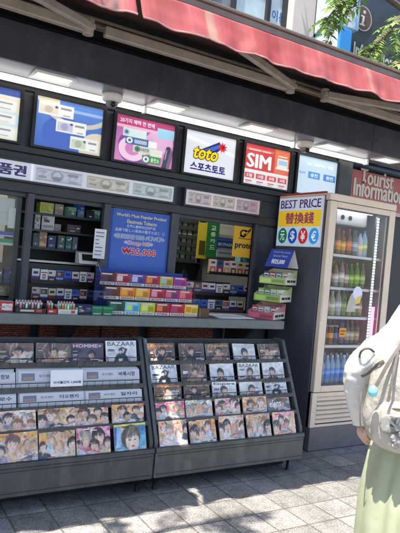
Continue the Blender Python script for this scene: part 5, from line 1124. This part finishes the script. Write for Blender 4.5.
# clothing: folded cloth surfaces around the body
def cloth(name, rings, mtl, seg=48, folds=(0, 0), seed=1, parent=pr, thick=.004, cre=.03, vert=False):
    """rings: (centre, l-radius, f-radius)"""
    r_ = random.Random(seed); ph = [r_.random() * 6.28 for _ in range(8)]; m = MB(); vs = []
    fine = []
    for i in range(len(rings) - 1):
        for k in range(5): q = k / 5; A, B = rings[i], rings[i + 1]; fine.append((A[0].lerp(B[0], q), A[1] + (B[1] - A[1]) * q, A[2] + (B[2] - A[2]) * q))
    rings = fine + [rings[-1]]; n = len(rings)
    for j, (c, a, b) in enumerate(rings):
        q = j / (n - 1)
        for k in range(seg):
            t = 2 * math.pi * k / seg
            amp = folds[0] * (1 - q) + folds[1] * q
            d = 1 + amp * (math.sin(7 * t + ph[0] + q * 1.2) * .5 + math.sin(11 * t + ph[1] - q * 2) * .35 + math.sin(17 * t + ph[2] + q * 3) * .2 + .45 * math.sin(5 * q * 3 + 2 * t + ph[3]) * (0.4))
            cr = 1 + cre * crease(Vector((math.cos(t) * 2.2 * (1.6 if vert else 1), math.sin(t) * 2.2 * (1.6 if vert else 1), c.z * (2.0 if vert else 9) + seed)))
            vs.append(c + Ld * (a * d * cr * math.cos(t)) + Fd * (b * d * cr * math.sin(t)))
    fs = [(j * seg + k, j * seg + (k + 1) % seg, (j + 1) * seg + (k + 1) % seg, (j + 1) * seg + k) for j in range(n - 1) for k in range(seg)]
    m._add(vs, fs); o = m.build(name, mtl, parent, smooth=True); md = o.modifiers.new('thick', 'SOLIDIFY'); md.thickness = thick; md.offset = 1
    s = o.modifiers.new('sub', 'SUBSURF'); s.levels = 1; s.render_levels = 1
    return o
cloth('skirt', [(PP(0, 0, z), a, b) for z, a, b in ((1.0, .125, .10), (.94, .15, .12), (.86, .185, .145), (.78, .205, .165), (.69, .222, .212), (.63, .228, .238), (.56, .234, .252), (.46, .242, .262), (.34, .250, .268), (.24, .258, .274), (.15, .266, .28))], 'skirt', 96, (.02, .10), 5, cre=.07, vert=True)
cloth('shirt', [(PP(0, f, z), a, b) for z, a, b, f in ((1.315, .055, .055, 0), (1.295, .085, .07, 0), (1.27, .13, .085, 0), (1.22, .165, .11, 0), (1.12, .172, .13, 0), (1.0, .178, .135, 0), (.90, .19, .145, 0), (.82, .20, .155, 0))], 'shirt', 84, (.01, .04), 8, cre=.035)
def sleeve(pts, rad, seed):
    m = MB(); n = 64; sg = 40; vs = []
    C = []; RR = []
    for i in range(n):
        q = i / (n - 1) * (len(pts) - 1); k = min(int(q), len(pts) - 2); t = q - k
        p0, p1, p2, p3 = pts[max(k - 1, 0)], pts[k], pts[k + 1], pts[min(k + 2, len(pts) - 1)]
        C.append(.5 * ((2 * p1) + (p2 - p0) * t + (2 * p0 - 5 * p1 + 4 * p2 - p3) * t * t + (3 * p1 - p0 - 3 * p2 + p3) * t ** 3)); RR.append(rad[k] * (1 - t) + rad[k + 1] * t)
    for i in range(n):
        d = (C[min(i + 1, n - 1)] - C[max(i - 1, 0)]).normalized(); u = d.cross(Fd).normalized(); w = d.cross(u)
        for k in range(sg):
            t = 2 * math.pi * k / sg; q = i / n
            cr = 1 + .17 * crease(Vector((math.cos(t) * 1.1 + q * 2, math.sin(t) * 1.1, q * 13 + seed))) + .03 * math.sin(q * 60 + 2 * math.sin(t + seed)) * (q ** 2)
            vs.append(C[i] + (u * math.cos(t) + w * math.sin(t)) * RR[i] * cr)
    m._add(vs, [(i * sg + k, i * sg + (k + 1) % sg, (i + 1) * sg + (k + 1) % sg, (i + 1) * sg + k) for i in range(n - 1) for k in range(sg)])
    o = m.build('sleeve', 'shirt', pr, smooth=True); md = o.modifiers.new('thick', 'SOLIDIFY'); md.thickness = .003
sleeve([PP(.085, -.01, 1.285), PP(.118, -.015, 1.195), PP(.185, -.03, 1.085), PP(.240, -.035, 1.035), PP(.280, -.035, .985), PP(.294, -.03, .935), PP(.293, -.015, .875), PP(.279, .0, .81), PP(.268, .008, .772)], [.050, .058, .056, .056, .054, .047, .040, .034, .031], 3)
sleeve([PP(-.10, -.01, 1.275), PP(-.165, -.02, 1.20), PP(-.22, -.02, 1.01), PP(-.226, .06, .89), PP(-.222, .10, .81)], [.062, .072, .066, .056, .04], 4)
# hair: bob on a dark cap
m = MB()
vs = []; seg = 32; prof = [(1.592, .02), (1.585, .05), (1.565, .078), (1.53, .094), (1.48, .10), (1.43, .102), (1.38, .104), (1.35, .10)]
for j, (z, r) in enumerate(prof):
    for k in range(seg):
        t = 2 * math.pi * k / seg; face = max(0, math.sin(t)) ** 2
        rr_ = r * (1 + .03 * math.sin(9 * t) + .015 * math.sin(21 * t))
        zz_ = z + (.13 * face * max(0, (1.50 - z) / .15) if z < 1.5 else 0)
        vs.append(PP(rr_ * .92 * math.cos(t), .005 + rr_ * math.sin(t) * (.98 if face < .1 else .95), zz_))
fs = [(j * seg + k, j * seg + (k + 1) % seg, (j + 1) * seg + (k + 1) % seg, (j + 1) * seg + k) for j in range(len(prof) - 1) for k in range(seg)] + [tuple(range(seg))]
m._add(vs, fs); o = m.build('hair', 'hair', pr, smooth=True); md = o.modifiers.new('thick', 'SOLIDIFY'); md.thickness = .008
m = MB()
for e in (-1, 1): m.lathe([(.004, -.006), (.0085, 0), (.004, .006)], 0, 0, 0, 10) if False else m.tube([PP(e * .030, .112, 1.475), PP(e * .030, .120, 1.475)], .008, 10)
m.build('eye', 'black', pr, smooth=True)
m = MB(); m.tube([PP(0, .112, 1.475), PP(0, .136, 1.445), PP(0, .118, 1.435)], [.008, .012, .010], 8); m.build('nose', 'skin', pr, smooth=True)
m = MB(); m.tube([PP(-.022, .110, 1.408), PP(0, .118, 1.405), PP(.022, .110, 1.408)], [.004, .007, .004], 8); m.build('mouth', mat('lips', (.4, .12, .1), .5), pr, smooth=True)
for sgn in (1, -1):
    m = MB(); c = PP(sgn * .083, .05, .03); m.tube([PP(sgn * .083, -.05, .035), PP(sgn * .083, 0, .038), PP(sgn * .086, .08, .032), PP(sgn * .088, .14, .026)], [.034, .040, .042, .026], 14); m.build('shoe', 'shoe', pr, smooth=True)

# backpack on the left shoulder
bg = thing('backpack', 'cream nylon backpack with front pocket and grey straps hanging on the person\'s back', 'backpack', PP(.11, -.22, .70), world=True)
def puff(name, cl, cf, z0, z1, hw, hd, mtl, parent, seed, amp=.02, tilt=0.0, pw=3.2, taper=.0, nz=70, seg=120):
    r_ = random.Random(seed); ph = [r_.random() * 6.28 for _ in range(6)]; m = MB(); vs = []
    for j in range(nz):
        q = j / (nz - 1); e = max(1e-3, 1 - abs(2 * q - 1) ** pw) ** (1 / pw)
        z = z0 + (z1 - z0) * q
        for k in range(seg):
            t = 2 * math.pi * k / seg; c, s = math.cos(t), math.sin(t)
            rad = 1 / (abs(c) ** pw + abs(s) ** pw) ** (1 / pw)
            wr = 1 + amp * math.sin(3 * t + 7 * q + ph[0]) + amp * 5.0 * crease(Vector((c * 1.7 + q * .8, s * 1.7, q * (z1 - z0) * 8 + seed * 3)))
            wd = hw * (1 - taper * q)
            vs.append(PP(cl + rad * c * wd * e * wr + tilt * (z - z0), cf + rad * s * hd * e * wr, z))
    fs = [(j * seg + k, j * seg + (k + 1) % seg, (j + 1) * seg + (k + 1) % seg, (j + 1) * seg + k) for j in range(nz - 1) for k in range(seg)]
    fs += [tuple(range(seg))[::-1], tuple(range((nz - 1) * seg, nz * seg))]
    m._add(vs, fs); return m.build(name, mtl, parent, smooth=True)
puff('main_bag', .100, -.170, .742, 1.10, .152, .074, 'bag', bg, 1, .013, 0, 3.0, .16)
fp = puff('front_pocket', .098, -.226, .752, .93, .116, .036, 'bag', bg, 2, .022, 0, 3.0, .08)
puff('mesh_pocket', .140, -.262, .815, .880, .040, .009, 'mesh', bg, 5, .05)
def strap(name, pts, wd, th, mtl, par, along=None):
    P = [Vector(p) for p in pts]; pts = []
    for k in range(len(P) - 1):
        p0, p1, p2, p3 = P[max(k - 1, 0)], P[k], P[k + 1], P[min(k + 2, len(P) - 1)]
        for q in range(6): u = q / 6; pts.append(.5 * ((2 * p1) + (p2 - p0) * u + (2 * p0 - 5 * p1 + 4 * p2 - p3) * u * u + (3 * p1 - p0 - 3 * p2 + p3) * u ** 3))
    pts.append(P[-1]); m = MB(); vs = []; n = len(pts)
    for i, p in enumerate(pts):
        d = (pts[min(i + 1, n - 1)] - pts[max(i - 1, 0)]).normalized(); nrm = (-Fd); s = d.cross(nrm).normalized(); nrm = s.cross(d).normalized()
        vs += [p - s * wd / 2, p + s * wd / 2, p + s * wd / 2 + nrm * th, p - s * wd / 2 + nrm * th]
    fs = [(4 * i + k, 4 * i + (k + 1) % 4, 4 * i + 4 + (k + 1) % 4, 4 * i + 4 + k) for i in range(n - 1) for k in range(4)] + [(3, 2, 1, 0), (4 * n - 4, 4 * n - 3, 4 * n - 2, 4 * n - 1)]
    m._add(vs, fs); return m.build(name, mtl, par, smooth=False, bevel=.001)
def px(x, y, dist):                                   # point on the measured sight line at this distance along Fd from the person
    d = Vector(_ray(x, y)); c = Vector(CAM); q = PP(0, dist, 0); k = (q - c).dot(Fd) / d.dot(Fd); return c + d * k
for z_, hw_, cf_, nm in ((1.045, .118, -.222, 'zip'), (.905, .108, -.262, 'zip')):
    m = MB(); m.tube([PP(.092 + hw_ * q, cf_ + .028 * abs(q) ** 3, z_ - .020 * q * q) for q in [i / 8 - 1 for i in range(17)]], .0035, 6); m.build(nm, 'bag_dark', bg, smooth=True)
strap('carry_loop', [px(359.5, 357, -.085), px(361, 352, -.105), px(365, 349, -.11), px(370, 349, -.105), px(374, 352, -.09)], .008, .004, 'bag_dark', bg)
strap('compression_strap', [px(362, 376, -.10), px(367, 374, -.15), px(373, 369, -.20), px(378, 364, -.225), px(384, 361, -.225)], .010, .004, 'bag_dark', bg)
strap('compression_strap', [px(375, 388, -.268), px(381, 377, -.262), px(387, 366, -.254), px(394, 355, -.238), px(402, 343, -.205)], .012, .004, 'bag_dark', bg)
strap('compression_strap', [px(388, 402, -.272), px(391, 386, -.268), px(394, 371, -.258), px(398, 352, -.23)], .009, .003, 'bag_dark', bg)
strap('side_seam', [px(361.5, 392, -.215), px(360.5, 402, -.225), px(360, 412, -.228), px(360.5, 424, -.225), px(363, 433, -.22)], .005, .003, 'bag_dark', bg)
strap('shoulder_strap', [PP(.12, -.13, 1.10), PP(.115, -.10, 1.20), PP(.11, -.07, 1.285), PP(.105, .0, 1.315), PP(.105, .09, 1.27), PP(.11, .13, 1.15)], .045, .01, 'bag', bg)
m = MB(); c = px(373, 391, -.288); m.M = Matrix.Translation(c); m.lathe([(.004, -.02), (.013, -.013), (.016, 0), (.012, .013), (.004, .018)], 0, 0, 0, 12); tag(m.build('blue_charm', mat('sky_blue_vinyl', (.22, .55, .72), .35), smooth=True, origin=c), 'sky blue charm dangling from the backpack strap', 'charm')
ch_ = thing('key_charm', 'bundle of silver charms and patterned cloth hanging at the backpack corner', 'charm', px(396, 432, -.275), world=True)
m = MB(); r_ = random.Random(9)
for k in range(16):
    c = px(396 + r_.uniform(-5, 7), 431 + r_.uniform(-14, 14), -.275 + r_.uniform(-.012, .012)); m.M = Matrix.Translation(c) @ Matrix.Rotation(r_.random() * 3, 4, 'X') @ Matrix.Rotation(r_.random() * 3, 4, 'Y'); q = r_.uniform(.006, .012); m.box(-q, -q * .25, -q * 1.3, q, q * .25, q * 1.3)
m.M = None; m.build('metal_tag', 'steel', ch_)
m = MB()
for k in range(7):
    c = px(397 + r_.uniform(-4, 6), 434 + r_.uniform(-12, 12), -.272); m.M = Matrix.Translation(c) @ Matrix.Rotation(r_.random() * 3, 4, 'Y'); m.lathe([(.003, -.014), (.012, -.006), (.013, .006), (.003, .014)], 0, 0, 0, 8)
m.M = None; m.build('cloth_bead', 'mesh', ch_)

# ================================================================== TOURIST INFORMATION STAND AND BUILDINGS BEHIND
t = thing('information_board', 'red and white board reading Tourist Information to the right of the kiosk', 'sign', (4.6, .62, 2.0), world=True)
bx0, bx1, bz0, bz1 = 3.80, 5.5, 1.93, 2.30
m = MB(); m.box(bx0, .60, bz0, bx1, .63, bz1, 0, rgb(186, 108, 114)); m.build('board', 'paint', t)
O = Vector((bx0, .598, bz0)); U = X3 * (bx1 - bx0); V = Z3 * (bz1 - bz0)
m = MB()
m.rect(O, U, V, 0, .0, 1, .10, 0, rgb(196, 190, 186)); O2 = O + up * 1.2
def fr_(x, y): p = at(x, y, .598); return ((p.x - bx0) / (bx1 - bx0), (p.z - bz0) / (bz1 - bz0))
for s_, a_, b_ in (('Tourist', (360, 183), (394, 175)), ('Information', (353, 195), (404, 188))):
    (x0, y0), (x1, y1) = fr_(*a_), fr_(*b_)
    for q, g_ in ((.006, 0), (.0035, 1)): m.btext(s_, O2 + up * g_ * 1.5, U, V, x0, y0, x1, y1, 0, rgb(150, 120, 116) if g_ == 0 else rgb(226, 218, 212), q, q * 3, 0, ST)
m.build('lettering', 'paint', t)
m = MB(); m.tube([(3.78, .52, 2.335), (5.5, .52, 2.335)], .03, 16); tag(m.build('visor', 'blue_gloss', smooth=True, origin=(4.6, .52, 2.29)), 'dark blue glossy roller visor above the Tourist Information board', 'visor')

BY = 3.4
ob = thing('office_building', 'glass fronted office building rising behind the red awning', 'building', (3.5, BY, 0), world=True)
m = MB(); m.box(-14, BY + .3, 0, 4.9, BY + 8, 16); m.box(-14, BY + .02, 0, 4.9, BY + .3, 2.2); m.build('wall', 'office_wall', ob)
def bxp(x, y=0): return at(x, y, BY).x
edges = [bxp(150) - 6.0, bxp(150) - 4, bxp(150) - 2, bxp(150), bxp(211, 0), bxp(235, 0), bxp(270, 0), bxp(287, 0)]
mts = ['far_glass', 'far_glass_dark', 'far_glass', 'far_glass', 'far_glass_dark', 'far_glass', 'lightpanel']
MT['lightpanel'] = mat('pale_blue_panel', (.70, .82, .90), .3, 0, .06, 2)
for i in range(len(edges) - 1):
    for zl in (2.2, 5.6, 9.0):
        m = MB(); m.box(edges[i] + .03, BY + .06, zl + .03, edges[i + 1] - .03, BY + .10, zl + 3.3); m.build('window', mts[i], ob)
m = MB()
for e in edges: m.box(e - .03, BY, 2.2, e + .03, BY + .18, 12.4)
for z in (2.2, 5.57, 8.97, 12.35): m.box(edges[0], BY + .01, z, edges[-1], BY + .17, z + .06)
m.build('mullion', 'mullion', ob)
m = MB(); m.box(edges[-1] + .03, BY - .12, 0, bxp(312) , BY + .299, 15); m.build('stone_column', 'tile_pink', ob, bevel=.02)
O = Vector((edges[-2] + .1, BY + .058, at(278, 20, BY).z)); m = MB()
m.text('이용안내', O, X3 * .5, Z3 * .16, 0, 0, 1, 1, 0, rgb(70, 130, 200), .02)
for q in range(3): m.rect(O, X3 * .5, Z3 * .16, 0, -.6 - q * .5, .9 - q * .2, -.4 - q * .5, 0, rgb(110, 150, 200))
m.build('lettering', 'paint', ob)
# projecting white and blue box sign
tl, tr, bl = at(311, 34, 3.2), at(341, 27, 2.35), at(341, 62, 2.35)
sx = 5.0
def atx(x, y, X): d = _ray(x, y); return Vector(CAM + d * ((X - CAM[0]) / d[0]))
A, B = atx(310, 36, sx), atx(341, 26, sx); C_ = atx(341, 70, sx)
t = thing('box_sign', 'white projecting box sign with a blue front edge above the awning', 'sign', (sx, B.y, C_.z - .6), world=True)
m = MB(); fx = at(353, 26, B.y).x; m.box(sx, B.y, C_.z - .6, fx, A.y, B.z, 0, rgb(60, 150, 226)); m.build('case', 'paint', t, bevel=.01)
m = MB(); m.box(sx - .012, B.y + .03, C_.z - .57, sx - .001, A.y - .03, B.z - .03, 0, rgb(222, 230, 240)); m.build('white_face', 'paint', t)
m = MB(); O = Vector((sx - .0135, A.y - .06, B.z - .4)); m.text('안내', O, Y3 * -.5, Z3 * .13, 0, 0, .5, 1, 0, rgb(120, 160, 206), .01)
for q in range(4): m.rect(O, Y3 * -.5, Z3 * .13, 0, -.9 - q * .8, .9 - q * .12, -.6 - q * .8, 0, rgb(170, 190, 214))
m.build('lettering', 'paint', t)
A2, B2 = atx(315, 22, sx + .02), atx(340, 12, sx + .02)
t = thing('box_sign', 'second white panel sign directly above the blue edged box sign', 'sign', (sx, B2.y, B.z + .05), world=True)
m = MB(); m.box(sx + .02, B2.y, B.z + .06, sx + .3, A2.y, B.z + 1.6, 0, rgb(206, 214, 224)); m.build('case', 'paint', t, bevel=.01)
m = MB(); m.box(sx + .28, B2.y - .02, B.z + .05, sx + .34, A2.y, B.z + 1.62, 0, rgb(160, 196, 222)); m.build('blue_edge', 'paint', t)
# dark storefront with the information symbol
DY = 3.0
sf = thing('information_centre', 'dark glass information centre with a round i emblem behind the tree', 'building', (7.5, DY, 0), world=True)
x0 = at(350, 20, DY).x
m = MB(); m.box(x0, DY, 0, x0 + 9, DY + 6, 9); m.build('wall', 'far_dark', sf)
m = MB(); 
for x in (x0 + 1.55, x0 + 3.0, x0 + 4.5): m.box(x, DY - .05, 0, x + .08, DY - .001, 9)
m.box(x0 + .0, DY - .04, 6.2, x0 + 9, DY - .001, 6.5); m.build('mullion', 'steel', sf)
em = MB(); c = at(363.5, 18, DY - .02); O = Vector((c.x, DY - .012, c.z)); rr_ = (at(363.5, 18, DY).z - at(363.5, 31, DY).z)
em.disc(O, X3 * rr_, Z3 * rr_, 0, 0, 1, 1, 0, rgb(196, 190, 186), 36); em.disc(O + up, X3 * rr_, Z3 * rr_, 0, 0, .90, .90, 0, rgb(104, 84, 80), 36)
ec = rgb(230, 224, 218); e2 = O + up * 2
em.disc(e2, X3 * rr_, Z3 * rr_, .10, .52, .15, .15, 0, ec, 18); em.poly(e2, X3 * rr_, Z3 * rr_, [(-.16, -.58), (.06, -.58), (.20, .22), (-.24, .22), (-.26, .10), (-.05, .10)], 0, ec); em.poly(e2, X3 * rr_, Z3 * rr_, [(-.34, -.58), (-.165, -.58), (-.14, -.46), (-.32, -.46)], 0, ec); em.poly(e2, X3 * rr_, Z3 * rr_, [(.065, -.58), (.24, -.58), (.26, -.46), (.085, -.46)], 0, ec)
em.build('emblem', 'paint', sf)
m = MB(); p0, p1 = at(353, 48, DY), at(393, 58, DY); O = Vector((p0.x, DY - .012, p0.z - .12)); m.text('Information', O, X3 * (p1.x - p0.x), Z3 * .22, 0, 0, 1, 1, 0, rgb(206, 206, 206), .03)
p0, p1 = at(352, 62, DY), at(384, 69, DY); O = Vector((p0.x, DY - .012, p0.z - .07)); m.text('한국여행안내', O, X3 * (p1.x - p0.x), Z3 * .15, 0, 0, 1, 1, 0, rgb(190, 190, 194), .02)
m.build('lettering', 'paint', sf)

# ================================================================== STREET TREE
tr_ = thing('street_tree', 'leafy green street tree whose sprays hang in at the upper right', 'tree', (6.7, 1.5, 0), world=True)
rt = random.Random(31)
m = MB(); m.tube([(6.7, 1.5, -.05), (6.68, 1.48, 1.2), (6.74, 1.46, 2.4), (6.66, 1.5, 3.6), (6.6, 1.5, 4.8), (6.7, 1.6, 6.0)], [.17, .13, .115, .10, .075, .04], 14); m.build('trunk', 'bark', tr_, smooth=True)
lm = MB(); lf_ = MB()
LC = [rgb(136, 164, 92), rgb(162, 186, 112), rgb(118, 148, 78), rgb(182, 200, 134), rgb(104, 134, 66)]
def leaflet(p, d, n, ln, c):
    d = d.normalized(); s = d.cross(n).normalized(); w = ln * .20; k = n * ln * .06
    lf_._add([p, p + d * ln * .35 + s * w + k, p + d * ln, p + d * ln * .35 - s * w + k, p + d * ln * .4], [(0, 4, 1), (1, 4, 2), (0, 3, 4), (3, 2, 4)], 0, c)
def spray(p, d, ln):
    """a drooping compound leaf: stalk with paired leaflets"""
    pts = []; q = Vector(p); d = Vector(d).normalized(); n = 7
    for i in range(n): pts.append(q.copy()); d = (d + Vector((0, 0, -.10))).normalized(); q = q + d * ln / n
    lm.tube(pts, .0025, 4)
    side = d.cross(Vector((0, 0, 1))).normalized(); cc = rt.choice(LC)
    for i, a in enumerate(pts[1:]):
        for sg in (-1, 1):
            dd = (side * sg + d * .55 + Vector((0, 0, rt.uniform(-.45, .1)))).normalized()
            leaflet(a, dd, Vector((rt.uniform(-.4, .4), rt.uniform(-.4, .4), 1)).normalized(), rt.uniform(.06, .10), tuple(v * rt.uniform(.8, 1.2) for v in cc))
    leaflet(pts[-1], d, Vector((0, 0, 1)), .11, cc)
def limb(pts, r0, r1, n_sp, jit=.12, ln=.36):
    pts = [Vector(p) for p in pts]; lm.tube(pts, [r0 + (r1 - r0) * i / (len(pts) - 1) for i in range(len(pts))], 7)
    for _ in range(n_sp):
        q = (rt.random() ** .7) * (len(pts) - 1); k = min(int(q), len(pts) - 2); p = pts[k].lerp(pts[k + 1], q - k); d = (pts[k + 1] - pts[k]).normalized()
        spray(p, d + Vector((rt.uniform(-.9, .9), rt.uniform(-.9, .9), rt.uniform(-.6, .5))), ln * rt.uniform(.7, 1.2))
def T(x, y, Y): return at(x, y, Y)
limb([(6.66, 1.5, 3.7), (6.0, 1.3, 4.25), T(372, -14, 1.2), T(352, -6, 1.15), T(338, 6, 1.1), T(326, 20, 1.1)], .05, .005, 44, .1, .28)
limb([(6.66, 1.5, 3.3), (6.1, 1.25, 3.75), T(399, 18, 1.1), T(384, 36, 1.05), T(369, 50, 1.0), T(357, 58, 1.0)], .05, .005, 52, .1, .28)
limb([(6.66, 1.5, 3.0), (6.2, 1.2, 3.3), T(404, 52, 1.05), T(392, 66, 1.0), T(380, 78, 1.0)], .045, .005, 54, .1, .30)
limb([(6.6, 1.5, 4.2), (6.0, 1.4, 4.8), T(380, -40, 1.4), T(360, -22, 1.3), T(346, -12, 1.2)], .045, .006, 20, .1, .32)
limb([(6.6, 1.5, 2.75), (6.3, 1.2, 2.9), T(410, 92, 1.0), T(402, 104, 1.0)], .03, .005, 12, .1, .28)
for k in range(26):                                    # the rest of the crown, outside the frame
    a = rt.uniform(-.5, 4.2) - 1.2; z0 = rt.uniform(3.6, 5.6); L = rt.uniform(1.2, 2.6)
    if math.cos(a) < -.35 and z0 < 4.4: continue
    b = Vector((6.63, 1.52, z0)); e = b + Vector((math.cos(a) * L, math.sin(a) * L * .8, rt.uniform(.3, 1.6))); mid = b.lerp(e, .5) + Vector((0, 0, .25))
    limb([b, mid, e], .04, .006, 26, .2, .4)
lm.build('limb', 'bark', tr_, smooth=True); lf_.build('crown', 'leaf', tr_)

t2 = thing('street_tree', 'street tree left of the view whose high branches dapple the sunlit paving', 'tree', (-1.6, -1.9, 0), world=True)
m = MB(); m.tube([(-1.6, -1.9, -.05), (-1.62, -1.92, 1.4), (-1.56, -1.88, 3.0), (-1.5, -1.8, 4.4), (-1.4, -1.8, 6)], [.16, .12, .105, .08, .04], 14); m.build('trunk', 'bark', t2, smooth=True)
lm = MB(); lf_ = MB()
limb([(-1.56, -1.88, 3.4), (-.6, -1.5, 4.1), (.1, -1.3, 4.4), (.72, -1.35, 4.5)], .05, .006, 15, .2, .30)
limb([(-1.5, -1.8, 4.2), (-1.0, -1.9, 4.9), (-.5, -2.1, 5.3)], .05, .006, 22, .2, .34)
limb([(-1.5, -1.8, 4.3), (-.9, -1.1, 4.9), (-.3, -.95, 5.1)], .045, .006, 16, .2, .36)
for k in range(12):
    a = 1.7 + k * .26 + rt.uniform(-.2, .2); z0 = rt.uniform(3.4, 5.4); L = rt.uniform(1.1, 2.0); b = Vector((-1.5, -1.85, z0)); e = b + Vector((math.cos(a) * L, math.sin(a) * L, rt.uniform(.3, 1.2)))
    limb([b, b.lerp(e, .5) + Vector((0, 0, .2)), e], .04, .006, 22, .2, .38)
lm.build('limb', 'bark', t2, smooth=True); lf_.build('crown', 'leaf', t2)

# ================================================================== LIGHT
sd = Vector((.30, .10, -1)).normalized()                # direction the sunlight travels
EL = math.asin(-sd.z); AZS = math.atan2(-sd.x, -sd.y)
W = bpy.data.worlds.new('World'); S.world = W; W.use_nodes = True
nt = W.node_tree; bgn = nt.nodes['Background']; sky = nt.nodes.new('ShaderNodeTexSky'); sky.sky_type = 'NISHITA'; sky.sun_disc = False
sky.sun_elevation = EL; sky.sun_rotation = AZS; sky.air_density = 1.0; sky.dust_density = 1.2
nt.links.new(sky.outputs['Color'], bgn.inputs['Color']); bgn.inputs['Strength'].default_value = 0.13
sl = bpy.data.lights.new('sun', 'SUN'); sl.energy = 4.8; sl.angle = R(0.55); sl.color = (1.0, .94, .84)
so = bpy.data.objects.new('sun', sl); COL.objects.link(so); so.rotation_euler = sd.to_track_quat('-Z', 'Y').to_euler(); so.location = (0, 0, 12)
S.view_settings.view_transform = 'Standard'; S.view_settings.look = 'None'; S.view_settings.exposure = 1.15; S.view_settings.gamma = 1.0
S.view_settings.use_curve_mapping = False
S.cycles.max_bounces = 8; S.cycles.transparent_max_bounces = 16
